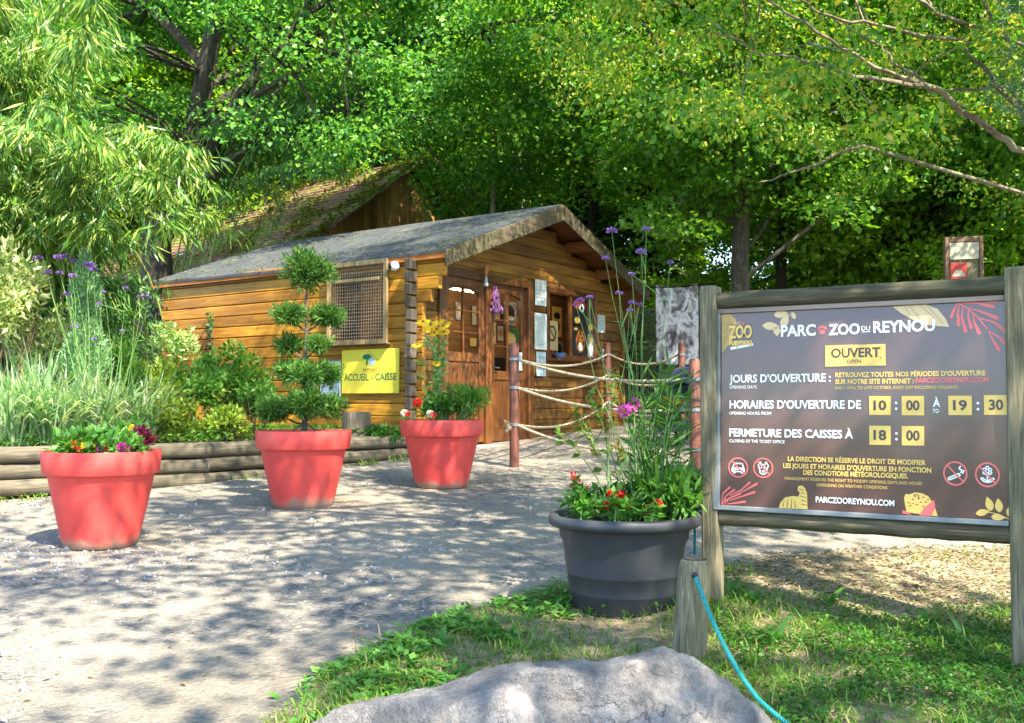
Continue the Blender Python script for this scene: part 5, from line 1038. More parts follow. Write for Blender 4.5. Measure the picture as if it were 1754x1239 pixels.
# ivy
def ivy(label, pts, wdt, n, seed):
    rng = np.random.default_rng(seed); o = thing('ivy_vine', label, 'ivy', pts[0]); b = np.array(pts[0]); Q = [np.array(p) - b for p in pts]; mb = MB(); mb.tube(Q, .006, 5); mb.build('stem', M['brown_stem'], o)
    f = rng.random(n) * (len(Q) - 1); i = np.minimum(f.astype(int), len(Q) - 2); QA = np.array(Q); pos = QA[i] + (QA[i + 1] - QA[i]) * (f - i)[:, None]; out = np.array([-.568, -.823, 0]); sd = np.array([.823, -.568, 0])
    pos = pos + sd * rng.normal(size=(n, 1)) * wdt + out * rng.random((n, 1)) * .06 + np.array([0, 0, 1]) * rng.normal(size=(n, 1)) * wdt * .5
    leaves('foliage', M['ivy'], pos, sd * rng.normal(size=(n, 1)) + np.array([0, 0, -.6]) + rng.normal(size=(n, 3)) * .3, out + rng.normal(size=(n, 3)) * .4, rng.uniform(.04, .085, n), rng.uniform(.04, .07, n), o)
hp = lambda x, y, z: tuple(hutM @ Vector((x, y, z)))
ivy('thin ivy strand climbing the middle of the hut side wall', [hp(-.1, 3.75, .3), hp(-.1, 3.7, 1.0), hp(-.1, 3.72, 1.4), hp(-.1, 3.78, 1.85)], .035, 90, 1)
ivy('dense ivy hanging at the hut left back corner', [hp(-.12, 5.1, .4), hp(-.12, 5.05, 1.3), hp(-.12, 5.0, 2.3)], .16, 420, 2)
# slat fence behind the plants
A, Bq = Vector((-7.5, 12.2, BEDZ)), Vector((-5.4, 15.2, BEDZ)); o = thing('slat_fence', 'dark upright slat fence behind the planted bed', 'fence', A); d = Bq - A; mb = MB(); n = 42
for k in range(n): p = d * (k / (n - 1)); mb.beam(p + Vector((0, 0, -.1)), p + Vector((0, 0, 1.7 + random.uniform(-.06, .06))), .035, .02, (d.y, -d.x, 0))
mb.build('slat', M['slatdark'], o)
mb = MB()
for zz in (.4, 1.4): mb.beam(Vector((.03, .03, zz)), d + Vector((.03, .03, zz)), .05, .03)
mb.build('rail', M['slatdark'], o)
s = at(611, 742, 11.5); o = thing('tree_stump', 'grey sawn tree stump standing by the hut wall right of the topiary', 'stump', (s.x, s.y, BEDZ - .02)); mb = MB(); mb.lathe([(.2, 0), (.185, .05), (.17, .15), (.168, .3), (.16, .315), (0, .318)], 28)
for q in range(len(mb.v)): x, y, z = mb.v[q]; k = 1 + .07 * noise.noise(Vector((x * 9, y * 9, 0))); mb.v[q] = (x * k, y * k, z)
mb.build('stump_body', M['stumpw'], o, True)

# ------------------------------------------------------------------ notice board
L0 = Vector(((1234.5 - CX) / F * 4.85, 4.85, 0)); R0 = Vector(((1731 - CX) / F * 4.2, 4.2, 0)); SW = (R0 - L0).length; SH = .93; SZ = .805
sa = math.atan2(R0.y - L0.y, R0.x - L0.x); zg = gz(L0.x, L0.y) - .02
nb = thing('notice_board', 'large brown opening hours board in a weathered timber frame at the right', 'sign', (L0.x, L0.y, zg), sa); pz = SZ - zg
def npost(x, z0, z1, w, dp, lab=None):
    mb = MB(); n = 8
    for k in range(n): pass
    mb.box(x - w / 2, -.03, z0, x + w / 2, -.03 + dp, z1); o = mb.build('post', M['greenpost'], nb, bevel=.012); return o
npost(-.055, -.12, 1.876 - zg, .085, .1); npost(SW + .035, -.34, 1.875 - zg, .1, .1)
mb = MB(); n = 16
def rail(z, r, mat):
    mb = MB(); mb.tube([(-.01 + (SW - .0) * k / n, .02, z + random.uniform(-.003, .003)) for k in range(n + 1)], [r * (1 + random.uniform(-.03, .03)) for k in range(n + 1)], 16, jit=.02); return mb.build('rail', mat, nb, True, sharp=60)
rail(pz + SH + .065, .042, M['greenrail']); rail(pz - .06, .042, M['greenrail'])
for nm, bx, mt in (('trim_strip', (-.01, -.022, pz + SH + .001, SW - .016, .02, pz + SH + .024), M['trim']), ('trim_strip', (-.01, -.02, pz - .024, SW - .016, .02, pz - .001), M['trimgrey']), ('trim_strip', (-.034, -.021, pz - .024, -.002, .02, pz + SH + .024), M['trimgrey'])):
    mb = MB(); mb.box(*bx); mb.build(nm, mt, nb, bevel=.004)
mb = MB(); mb.box(0, -.004, pz, SW - .004, .012, pz + SH); panel = mb.build('panel', M['panel'], nb)
PT = R(2.2); pv = Vector((0, 0, pz)); panel.rotation_euler = (-PT, 0, 0); panel.location = pv - Matrix.Rotation(-PT, 3, 'X') @ pv + Vector((0, -.012, 0))
for o in nb.children:
    if o.name.startswith('trim_strip'): o.rotation_euler = panel.rotation_euler; o.location = panel.location
src = [(88, 240), (1315, 188), (1318, 1120), (82, 1048)]; dst = [(0, SH), (SW, SH), (SW, 0), (0, 0)]; Aq = []; bq = []
for (x, y), (u, v) in zip(src, dst): Aq += [[x, y, 1, 0, 0, 0, -u * x, -u * y], [0, 0, 0, x, y, 1, -v * x, -v * y]]; bq += [u, v]
Hm = np.append(np.linalg.solve(np.array(Aq, float), np.array(bq, float)), 1).reshape(3, 3)
def uv(x, y): q = Hm @ np.array([x, y, 1.0]); return q[0] / q[2], q[1] / q[2] + pz
LY = -.0052
def st(s, x0, y0, x1, y1, cap, mat, bold=.02, y=LY - .0016, parent=None, name='lettering'):
    a = uv(x0, y0); b = uv(x1, y1); cm = abs(uv((x0 + x1) / 2, (y0 + y1) / 2 - cap)[1] - uv((x0 + x1) / 2, (y0 + y1) / 2)[1]); mb = MB(); put_text(mb, s, a[0], b[0], (a[1] + b[1]) / 2, cm, y, bold); return mb.build(name, M[mat], parent or panel)
def poly_print(pts, mat, y=LY, name='leaf_print', parent=None):
    mb = MB(); q = [uv(*p) for p in pts]; mb.add([(a, y, b) for a, b in q], [tuple(range(len(q)))]); return mb.build(name, M[mat], parent or panel)
def card(x0, y0, x1, y1, txt, name='time_card', n=None):
    a = uv(x0, y1); b = uv(x1, y0); mb = MB(); mb.box(a[0], LY - .003, a[1], b[0], -.004, b[1]); c = mb.build(name, M['yel'], panel); w = b[0] - a[0]; h = b[1] - a[1]; return c, a, b, w, h
T = st
T('PARC', 342, 337, 490, 330, 46, 'white', .03); T('ZOO', 545, 331, 678, 325, 44, 'white', .03); T('DU', 685, 313, 722, 311, 19, 'white', .01); T('REYNOU', 735, 323, 998, 312, 47, 'white', .03); T('JOURS D\u2019OUVERTURE :', 122, 533, 552, 526, 33, 'white', .022)
T('OPENING DAYS', 122, 558, 238, 556, 13, 'white', 0); T('RETROUVEZ TOUTES NOS P\u00c9RIODES D\u2019OUVERTURE', 572, 511, 1210, 505, 20, 'yel', .03); T('SUR NOTRE SITE INTERNET :', 572, 540, 905, 537, 20, 'yel', .03); T('PARCZOOREYNOU.COM', 912, 536, 1222, 533, 20, 'coral', .03)
T('EARLY APRIL TO LATE OCTOBER, EVERY DAY INCLUDING HOLIDAYS.', 572, 563, 1092, 560, 13, 'yel', 0); T('HORAIRES D\u2019OUVERTURE DE', 122, 642, 680, 642, 34, 'white', .022); T('OPENING HOURS FROM', 120, 668, 298, 668, 13, 'white', 0); T('\u00c0', 985, 637, 1016, 637, 32, 'white', .022); T('TO', 984, 664, 1010, 664, 17, 'white', .005)
T('FERMETURE DES CAISSES \u00c0', 120, 760, 645, 768, 33, 'white', .022); T('CLOSING OF THE TICKET OFFICE', 120, 785, 355, 789, 13, 'white', 0); T('LA DIRECTION SE R\u00c9SERVE LE DROIT DE MODIFIER', 368, 866, 952, 882, 20, 'yel', .03); T('LES JOURS ET HORAIRES D\u2019OUVERTURE EN FONCTION', 348, 895, 975, 914, 20, 'yel', .03); T('DES CONDTIONS M\u00c9T\u00c9OROLOGIQUES.', 433, 923, 877, 939, 20, 'yel', .03)
T('MANAGEMENT RESERVES THE RIGHT TO MODIFY OPENING DAYS AND HOURS', 355, 945, 935, 967, 13, 'yel', 0); T('DEPENDING ON WEATHER CONDITIONS', 490, 973, 788, 984, 13, 'yel', 0); T('PARCZOOREYNOU.COM', 485, 1040, 817, 1054, 24, 'white', .02)
for cx, cy in ((829, 633), (1176, 636), (829, 762)):
    mb = MB(); a = uv(cx, cy); disc(mb, a[0], a[1] + .013, .0055, .0055, LY, 10); disc(mb, a[0], a[1] - .013, .0055, .0055, LY, 10); mb.build('colon_dots', M['white'], panel)
mb = MB(); stroke(mb, uv(686, 319), uv(722, 317), .003, .003, LY); mb.build('underline', M['white'], panel)
for x0, y0, x1, y1, s in ((715, 592, 806, 671, '10'), (853, 592, 948, 673, '00'), (1051, 592, 1150, 673, '19'), (1202, 590, 1304, 673, '30'), (714, 718, 805, 797, '18'), (852, 720, 947, 800, '00')):
    c, a, b, w, h = card(x0, y0, x1, y1, s); mb = MB(); put_text(mb, s, a[0] + w * .2, b[0] - w * .2, a[1] + h * .27, h * .5, LY - .004, .03); mb.build('digits', M['dkbrown'], panel)
c, a, b, w, h = card(530, 370, 786, 465, 'OUVERT', 'status_card'); mb = MB(); put_text(mb, 'OUVERT', a[0] + w * .1, b[0] - w * .08, a[1] + h * .42, h * .43, LY - .004, .028); put_text(mb, 'OPEN', a[0] + w * .37, a[0] + w * .6, a[1] + h * .13, h * .18, LY - .004, 0); disc(mb, a[0] + .012, a[1] + h * .36, .003, .003, LY - .004, 8); disc(mb, b[0] - .02, a[1] + h * .36, .003, .003, LY - .004, 8); mb.build('lettering', M['dkbrown'], panel)
def paw(cx, cy, r, mat, y):
    mb = MB(); u0, v0 = uv(cx, cy); k = r * SW / 1230
    disc(mb, u0, v0 - k * .3, k * .55, k * .45, y, 16)
    for a in (-.75, -.27, .27, .75): disc(mb, u0 + math.sin(a) * k * .95, v0 - k * .25 + math.cos(a) * k * .95, k * .24, k * .3, y - .0002, 12)
    return mb.build('paw_print', M[mat], panel)
paw(517, 311, 23, 'coral', LY); paw(182, 281, 9, 'coral', LY - .002)
def leafshape(p0, p1, w, mat='tan', y=LY, veins=0):
    p0 = np.array(p0, float); p1 = np.array(p1, float); d = p1 - p0; nrm = np.array([-d[1], d[0]]) / np.linalg.norm(d); k = 9; L1 = [p0 + d * t + nrm * w * math.sin(math.pi * t ** .8) for t in [i / k for i in range(k + 1)]]; L2 = [p0 + d * t - nrm * w * math.sin(math.pi * t ** .8) for t in [i / k for i in range(k - 1, 0, -1)]]
    o = poly_print([tuple(q) for q in L1 + L2], mat, y)
    if veins:
        mb = MB(); stroke(mb, uv(*p0), uv(*p1), .0015, .0015, y - .0005)
        for t in (.25, .42, .58, .74):
            c = p0 + d * t
            for s_ in (-1, 1): stroke(mb, uv(*c), uv(*(c + d * .12 + nrm * s_ * w * .7)), .0013, .0013, y - .0006)
        mb.build('leaf_vein', M['dkbrown'], panel)
for a, b, w in (((262, 288), (340, 296), 17), ((322, 292), (326, 336), 15), ((312, 246), (372, 234), 16), ((345, 300), (372, 238), 17), ((402, 262), (388, 230), 10)): leafshape(a, b, w)
mb = MB(); ring(mb, [uv(342, 292), uv(365, 262), uv(385, 238)], .002, LY - .0003); mb.build('leaf_stalk', M['tan'], panel)
poly_print([(818, 211), (960, 203), (1010, 222), (1042, 262), (1058, 298), (1020, 296), (960, 290), (905, 268), (855, 240)], 'tan')
mb = MB()
for a, b in (((890, 208), (935, 265)), ((935, 206), (1000, 262)), ((870, 210), (890, 245)), ((965, 208), (1035, 285))): stroke(mb, uv(*a), uv(*b), .0016, .0016, LY - .0005)
mb.build('leaf_vein', M['dkbrown'], panel)
poly_print([(88, 242), (125, 239), (150, 262), (155, 300), (132, 350), (90, 408)], 'ochre')
mb = MB(); ring(mb, [uv(92, 395), uv(112, 320), uv(120, 245)], .0014, LY - .0005)
for y_ in (290, 320, 350): stroke(mb, uv(92, y_), uv(113, y_ - 18), .0012, .0012, LY - .0006); stroke(mb, uv(140, y_ - 22), uv(113, y_), .0012, .0012, LY - .0006)
mb.build('leaf_vein', M['dkbrown'], panel)
T('ZOO', 119, 346, 219, 335, 54, 'dkbrown', .07, LY - .0016); T('Reynou', 119, 378, 219, 365, 29, 'dkbrown', .07, LY - .0018); T('PARC', 140, 288, 172, 284, 13, 'tan', .01, LY - .002); T('ZOO', 120, 345, 218, 336, 52, 'yel', .035, LY - .002, name='logo_lettering'); T('DU', 178, 336, 200, 334, 12, 'dkbrown', .02, LY - .0026); T('Reynou', 120, 377, 218, 366, 27, 'yel', .04, LY - .0024, name='logo_lettering')
mb = MB(); stroke(mb, uv(127, 387), uv(223, 368), .013, .013, LY - .001); mb.build('logo_strip', M['white'], panel)
def frond(main, subs, mat, w=.006, tip=.015, name='frond_print'):
    mb = MB(); yy = LY
    for a, b in zip(main, main[1:]): stroke(mb, uv(*a), uv(*b), w, w, yy)
    for k, s in enumerate(subs):
        q = [uv(*p) for p in s]; n = len(q)
        for i, (a, b) in enumerate(zip(q, q[1:])): stroke(mb, a, b, w * .6 + (tip - w * .6) * i / max(1, n - 1), w * .6 + (tip - w * .6) * (i + 1) / max(1, n - 1), yy - .00005 * (k + 1) - .00002 * i)
        disc(mb, q[-1][0], q[-1][1], tip / 2, tip / 2, yy - .00005 * (k + 1) - .00012, 10)
    return mb.build(name, M[mat], panel)
frond([(1090, 194), (1130, 215), (1180, 258), (1222, 310)], [[(1098, 196), (1082, 220), (1068, 256)], [(1105, 200), (1095, 240), (1098, 290)], [(1118, 208), (1112, 260), (1128, 318)], [(1140, 222), (1140, 260), (1152, 302)], [(1160, 240), (1165, 280), (1185, 325)], [(1225, 315), (1245, 360), (1268, 396)], [(1225, 315), (1270, 345), (1306, 380)], [(1185, 262), (1250, 280), (1300, 320)], [(1140, 218), (1210, 240), (1262, 262)], [(1110, 198), (1180, 198), (1245, 214)], [(1200, 192), (1235, 192), (1262, 190)]], 'coral')
frond([(84, 1040), (120, 1020)], [[(86, 1045), (92, 1000), (120, 975)], [(88, 1048), (105, 1010), (140, 985)], [(95, 1048), (120, 1020), (165, 1000)], [(120, 1010), (170, 985), (205, 955)], [(130, 1015), (190, 985), (235, 960)], [(120, 1030), (180, 1010), (225, 995)], [(110, 1045), (150, 1040), (185, 1035)]], 'coral', .006, .011)
tg = [(328, 1062), (335, 1040), (355, 1018), (385, 1012), (410, 1015), (418, 1000), (408, 985), (412, 970), (428, 968), (440, 980), (448, 1000), (450, 1068)]
poly_print(tg, 'yel', LY, 'animal_print'); mb = MB()
for a, b in (((345, 1058), (352, 1028)), ((362, 1060), (368, 1024)), ((380, 1062), (384, 1022)), ((398, 1062), (396, 1028)), ((420, 1012), (446, 1020)), ((422, 998), (444, 1004)), ((415, 984), (440, 990)), ((424, 1030), (448, 1036)), ((424, 1046), (449, 1052))): stroke(mb, uv(*a), uv(*b), .004, .0015, LY - .0006)
mb.build('stripe_print', M['dkbrown'], panel)
poly_print([(868, 1082), (862, 1050), (858, 1020), (866, 1004), (880, 1008), (905, 999), (935, 1003), (960, 1015), (985, 1050), (1000, 1100)], 'yel', LY, 'animal_print')
poly_print([(850, 1088), (852, 1072), (875, 1082), (890, 1094)], 'coral', LY - .0004); poly_print([(920, 1096), (945, 1062), (985, 1030), (990, 1065), (975, 1098)], 'coral', LY - .0006)
mb = MB()
for cx, cy in ((905, 1015), (920, 1025), (940, 1020), (930, 1040), (950, 1040), (912, 1050), (960, 1030), (895, 1028), (940, 1058)): a = uv(cx, cy); disc(mb, a[0], a[1], .004, .003, LY - .0008, 8)
ring(mb, [uv(898, 1012), uv(910, 1006), uv(922, 1014), uv(918, 1026)], .003, LY - .0009); stroke(mb, uv(872, 1040), uv(884, 1044), .002, .002, LY - .0008); stroke(mb, uv(890, 1044), uv(902, 1046), .002, .002, LY - .0008); ring(mb, [uv(876, 1058), uv(885, 1052), uv(893, 1058)], .002, LY - .0008); mb.build('spot_print', M['dkbrown'], panel)
for a, b, w in (((1160, 1090), (1222, 1078), 14), ((1228, 1078), (1208, 1018), 17), ((1262, 1085), (1255, 1024), 17), ((1225, 1102), (1285, 1108), 15), ((1296, 1100), (1316, 1050), 14)): leafshape(a, b, w, 'yel')
mb = MB(); ring(mb, [uv(1200, 1082), uv(1240, 1088), uv(1300, 1112)], .003, LY - .0004); mb.build('leaf_stalk', M['yel'], panel)
def picto(cx, cy, r, lines):
    mb = MB(); u0, v0 = uv(cx, cy); k = abs(uv(cx + r, cy)[0] - uv(cx - r, cy)[0]) / 2; kv = abs(uv(cx, cy + r)[1] - uv(cx, cy - r)[1]) / 2
    for pl in lines:
        for a, b in zip(pl, pl[1:]): stroke(mb, (u0 + a[0] * k, v0 + a[1] * kv), (u0 + b[0] * k, v0 + b[1] * kv), k * .11, k * .11, LY - .0001, 1)
    n = 28
    for i in range(n):
        a, b = 6.283 * i / n, 6.283 * (i + 1) / n; mb.add([(u0 + k * q * math.cos(t), LY - .0006, v0 + kv * q * math.sin(t)) for q, t in ((.86, a), (1.0, a), (1.0, b), (.86, b))], [(0, 1, 2, 3)], 0)
    stroke(mb, (u0 - k * .62, v0 + kv * .62), (u0 + k * .62, v0 - kv * .62), k * .13, k * .13, LY - .0007, 0); mb.build('pictogram', [M['coral'], M['white']], panel)
C_ = lambda cx, cy, rr_, n=10: [(cx + rr_ * math.cos(6.283 * i / n), cy + rr_ * math.sin(6.283 * i / n)) for i in range(n + 1)]
picto(157, 891, 43, [[(-.55, -.05), (-.4, .4), (.4, .4), (.55, -.05)], [(-.6, -.05), (.6, -.05), (.6, -.4), (-.6, -.4), (-.6, -.05)], [(-.45, -.4), (-.45, -.55), (-.3, -.55), (-.3, -.4)], [(.3, -.4), (.3, -.55), (.45, -.55), (.45, -.4)], C_(-.38, -.2, .1, 6), C_(.38, -.2, .1, 6), [(-.2, -.2), (.2, -.2)]])
picto(263, 893, 43, [[(-.3, .6), (-.5, .2), (-.35, -.1), (-.3, -.5), (0, -.65), (.3, -.5), (.35, -.1), (.5, .2), (.3, .6), (.15, .3), (-.15, .3), (-.3, .6)], C_(-.15, .05, .06, 5), C_(.15, .05, .06, 5), [(-.12, -.3), (0, -.42), (.12, -.3), (-.12, -.3)]])
picto(1076, 920, 52, [[(-.6, -.4), (.3, .02), (.4, -.15), (-.52, -.55), (-.6, -.4)], [(.45, .05), (.55, .3), (.3, .4), (.45, .62)], [(.6, .0), (.7, .3)]])
picto(1212, 926, 53, [C_(0, .3, .14), C_(0, .56, .12), C_(.22, .4, .12), C_(.22, .16, .12), C_(-.22, .4, .12), C_(-.22, .16, .12), C_(0, .04, .11), [(0, -.1), (0, -.65)], [(0, -.55), (-.4, -.25), (-.55, -.3), (-.3, -.55), (0, -.6)], [(0, -.55), (.4, -.25), (.55, -.3), (.3, -.55), (0, -.6)]])

# trail marker behind the board
p = at(1652, 480, 9.2); o = thing('trail_marker', 'brown framed wooden trail marker with cream and red plates behind the notice board', 'sign', (p.x, 9.2, gz(p.x, 9.2)), -.25); zt = at(1652, 406, 9.2).z - gz(p.x, 9.2)
mb = MB(); mb.box(-.13, .0, -.1, .13, .09, zt - .02); mb.build('post', M['greenpost'], o, bevel=.01); mb = MB(); mb.box(-.165, -.02, zt - .5, -.13, .1, zt); mb.box(.13, -.02, zt - .5, .165, .1, zt); mb.box(-.13, -.02, zt - .05, .13, .1, zt + .001); mb.build('frame', M['brownframe'], o, bevel=.006)
mb = MB(); mb.box(-.125, -.016, zt - .21, .125, -.001, zt - .055); mb.build('cream_plate', M['cream'], o); mb = MB(); mb.box(-.12, -.014, zt - .42, .02, -.001, zt - .245); rp_ = mb.build('red_plate', M['redp'], o); mb = MB(); mb.add([(-.05 + .055 * math.cos(math.pi * i / 12), -.0155, zt - .37 + .06 * math.sin(math.pi * i / 12)) for i in range(13)], [tuple(range(13))]); mb.build('half_disc', M['cream'], rp_)

# ------------------------------------------------------------------ bollard with cord, boulder
s = ground_at(1180, 1146); bo = thing('bollard', 'short round weathered timber bollard with cord hole in front of the black pot', 'bollard', (s.x, s.y, vergez(np.array(s.x), np.array(s.y)) - .03)); zt = at(1188, 958, s.y).z - bo.location.z
mb = MB(); mb.lathe([(.072, -.06), (.07, .05), (.067, .25), (.063, zt - .03), (.058, zt - .006), (.05, zt)], 26); mb.lathe([(.0495, zt + .001), (.02, zt + .003), (0, zt + .003)], 26, m=1)
for q in range(len(mb.v)): x, y, z = mb.v[q]; k = 1 + .05 * noise.noise(Vector((x * 22, y * 22, z * 1.5))); mb.v[q] = (x * k + .028 * (z / zt), y * k, z)
mb.build('post', [M['greenpost'], M['logend']], bo, True)
hole = at(1190, 986, s.y - .066); mb = MB(); mb.ball(hole - bo.location, .011, .006, .014, 12, 8); mb.build('cord_hole', M['blackp'], bo, True)
hole = hole + Vector((0, -.004, 0))
cp = [at(1188, 984, s.y - .05), at(1196, 1000, s.y - .09), at(1215, 1050, s.y - .2), at(1245, 1115, s.y - .36), at(1285, 1180, s.y - .58), at(1320, 1217, s.y - .7), at(1380, 1262, s.y - .84), at(1480, 1320, s.y - 1.0)]
def sm(pts, k=6):
    out = []; P = [pts[0]] + list(pts) + [pts[-1]]
    for i in range(1, len(P) - 2):
        for j in range(k):
            t = j / k; a, b, c, d = P[i - 1], P[i], P[i + 1], P[i + 2]; out.append(.5 * ((2 * b) + (c - a) * t + (2 * a - 5 * b + 4 * c - d) * t * t + (3 * b - a - 3 * c + d) * t ** 3))
    return out + [pts[-1]]
def twisted(name, label, cat, pts, r, mat, group=None, strands=3, pitch=.05, knob=False):
    pts = [Vector(p) for p in pts]; b = pts[0].copy(); o = thing(name, label, cat, b, 0, group); ln = sum((q - p).length for p, q in zip(pts, pts[1:])); n = max(24, int(ln / pitch * 6)); fine = []; 
    cum = [0]
    for p, q in zip(pts, pts[1:]): cum.append(cum[-1] + (q - p).length)
    for i in range(n + 1):
        s_ = ln * i / n; k = max(j for j in range(len(cum)) if cum[j] <= s_ + 1e-9); k = min(k, len(pts) - 2); fine.append((pts[k].lerp(pts[k + 1], (s_ - cum[k]) / max(1e-9, cum[k + 1] - cum[k])) - b, s_))
    mb = MB()
    for sidx in range(strands):
        path = []
        for i, (p, s_) in enumerate(fine):
            d = (fine[min(i + 1, n)][0] - fine[max(i - 1, 0)][0]).normalized(); a = d.cross(Vector((.02, .01, 1))).normalized(); c = d.cross(a); t = 6.283 * s_ / pitch + 6.283 * sidx / strands; path.append(p + (a * math.cos(t) + c * math.sin(t)) * r * .52)
        mb.tube(path, r * .58, 6)
    mb.build('strand', M[mat], o, True); return o
twisted('cord', 'turquoise cord hanging from the hole of the timber bollard', 'cord', sm(cp), .009, 'cord', None, 3, .035)
q0 = at(1192, 880, 4.98); twisted('cord', 'short turquoise cord end hanging behind the black pot', 'cord', [q0, at(1190, 905, 4.98), at(1190, 950, 4.98)], .007, 'cord', None, 3, .035)
# boulder
prof = [(430, 1320), (520, 1290), (600, 1239), (650, 1207), (740, 1183), (800, 1171), (835, 1164), (880, 1141), (905, 1133), (950, 1139), (1010, 1143), (1060, 1129), (1110, 1119), (1160, 1131), (1230, 1165), (1290, 1203), (1345, 1245), (1420, 1310), (1480, 1350)]
D0 = 3.2; pts = [at(975 + (px - 975) * (1.2 if px < 975 else 1.1), 1320 + (py - 1320) * 1.12, D0) for px, py in prof]; xs = np.array([p.x for p in pts]); zs = np.array([p.z for p in pts]); gx_ = np.linspace(xs[0], xs[-1], 190); top = np.interp(gx_, xs, zs); base_z = gz(.2, D0) - .25
bo = thing('boulder', 'large grey granite boulder at the bottom edge', 'boulder', (.2, D0, gz(.2, D0))); NV = 110; co = []; RC = Vector((.25, D0 - .1, gz(.2, D0) + .05)); rr = random.Random(12)
RPL = [(Vector(n_).normalized(), d_) for n_, d_ in (((-.5, -.8, .55), .43), ((.55, -.75, .5), .27), ((.1, -.9, .55), .25), ((-.75, -.35, .6), .8), ((.8, -.4, .5), .42), ((-.25, -.6, .9), .36), ((.35, -.45, .9), .325), ((-.6, -.7, .2), .62), ((.0, -1, .15), .33), ((.25, -.85, .8), .285))]
for i, x in enumerate(gx_):
    h = max(top[i] - base_z, .05)
    for j in range(NV):
        t = 2 * math.pi * j / NV; cy, sz = math.cos(t), math.sin(t); y = D0 - .12 + cy * (.42 if cy < 0 else .3) * (min(1, 4 * (i + .5) / 190, 4 * (190 - i - .5) / 190)) ** .5
        z = base_z + h * (max(sz, -.2) if sz < 0 else sz ** (.75 if cy > 0 else .62)); p = Vector((x, y, z))
        f = noise.fractal(p * 3.2, 1, 2, 6) * .03 + noise.fractal(p * 14, .7, 2, 5) * .01 - abs(noise.noise(p * 3.4 + Vector((7, 2, 5)))) * .03 - abs(noise.noise(p * 6.5)) * .014; k2 = abs(noise.noise(p * 2.1 + Vector((3, 1, 2)))) * .07
        for pn, pd in RPL: p = p - pn * max(0, (p - RC).dot(pn) - pd) * .92
        q = p + Vector((0, cy, .35 * sz)).normalized() * (f - k2 * (abs(cy) > .25)) + Vector((f * .5, 0, 0)); co.append(q - Vector((.2, D0, gz(.2, D0))))
idx = [(i * NV + j, (i + 1) * NV + j, (i + 1) * NV + (j + 1) % NV, i * NV + (j + 1) % NV) for i in range(189) for j in range(NV)]; mb = MB(); mb.add(co, idx + [tuple(range(NV)), tuple(reversed(range(189 * NV, 190 * NV)))]); o = mb.build('boulder_mass', M['rock'], bo, True, sharp=35)

# ------------------------------------------------------------------ rope barrier, fence, banner, stroller
RP = {}
for k, (px, pyt, d, h, lab) in enumerate(((881, 588, 10.68, 1.33, 'red brown rope post nearest to the hut doors'), (1041, 588, 14.84, 1.34, 'red brown rope post in front of the small notice right of the ticket window'), (1190, 615, 9.2, 1.19, 'sunlit red brown rope post beside the notice board left post'), (1168, 587, 14.3, 1.36, 'red brown rope post standing in front of the printed banner'))):
    x = (px - CX) / F * d; zt = at(px, pyt, d).z; z0 = gz(x, d); o = thing('rope_post', lab, 'post', (x, d, z0), random.random(), 'round posts of the rope barrier'); h = zt - z0
    mb = MB(); mb.tube([(0, 0, -.1), (0, 0, h * .5), (0, 0, h - .02), (0, 0, h)], [.053, .052, .05, .042], 20, jit=.012); mb.build('post', M['redpost'], o, True, sharp=50)
    fr = (.34, .64, .87) if k != 2 else (.29, .6, .84)
    for f in fr:
        mb = MB(); mb.lathe([(.053, h * f - .018), (.06, h * f - .014), (.06, h * f + .014), (.053, h * f + .018)], 20); mb.build('rope_collar', M['hinge'], o, True)
    RP[k] = [Vector((x, d, z0 + h * f)) for f in fr]
lv = ('lowest', 'middle', 'top')
for a, b, sg, nm in ((0, 1, .12, 'running back from the door post along the hut'), (0, 2, .1, 'running from the door post towards the notice board'), (1, 3, .14, 'hung between the two far posts'), (2, None, .08, 'running on behind the notice board')):
    for k in range(3):
        p0 = RP[a][k]; p1 = RP[b][k] if b is not None else p0 + Vector((2.6, -.3, -.06)); d = (p1 - p0).normalized(); p0 = p0 + d * .05; p1 = p1 - d * .05
        pts = [p0.lerp(p1, t) - Vector((0, 0, sg * 4 * t * (1 - t) * (1.3 if k == 0 else 1))) for t in [i / 16 for i in range(17)]]
        twisted('barrier_rope', f'{lv[k]} pale rope {nm}', 'rope', pts, .0155, 'rope', 'ropes of the barrier', 3, .09)
o = thing('rope_tail', 'frayed rope end knotted on the lowest ring of the door post', 'rope', RP[0][0] + Vector((-.06, -.04, 0))); rng = np.random.default_rng(3); n = 130; blades('frayed_strand', M['rope'], rng.normal(size=(n, 3)) * np.array([.015, .015, .02]), rng.normal(size=(n, 3)) * .6 + np.array([-.4, 0, -.5]), rng.uniform(.04, .1, n), .005, .5, o)
def fence_panel(label, A, Bq, h, bars, grp):
    A = Vector(A); Bq = Vector(Bq); o = thing('mesh_fence', label, 'fence', A, 0, grp); d = Bq - A; mb = MB()
    for k in range(bars + 1): p = d * (k / bars); mb.beam(p + Vector((0, 0, .05)), p + Vector((0, 0, h)), .007, .007, (d.y, -d.x, 0))
    mb.build('vertical_wire', M['wire'], o)
    for zz in (.06, h * .33, h * .66, h - .02): mb = MB(); mb.beam(Vector((.0, .0, zz)), d + Vector((0, 0, zz)), .012, .012); mb.build('horizontal_wire', M['wire'], o)
    for p in (Vector(), d): mb = MB(); mb.beam(p + Vector((.0, .03, -.1)), p + Vector((0, .03, h + .05)), .06, .06, (d.y, -d.x, 0)); mb.build('post', M['slatdark'], o)
    return o
def Gp(px, d): x = (px - CX) / F * d; return Vector((x, d, gz(x, d)))
fence_panel('dark wire mesh gate between the hut corner and the printed banner', Gp(1073, 17.2), Gp(1128, 17.0), 1.95, 16, 'wire mesh fence panels'); fence_panel('dark wire mesh fence panel behind the printed banner', Gp(1129, 16.95), Gp(1206, 16.6), 1.95, 22, 'wire mesh fence panels')
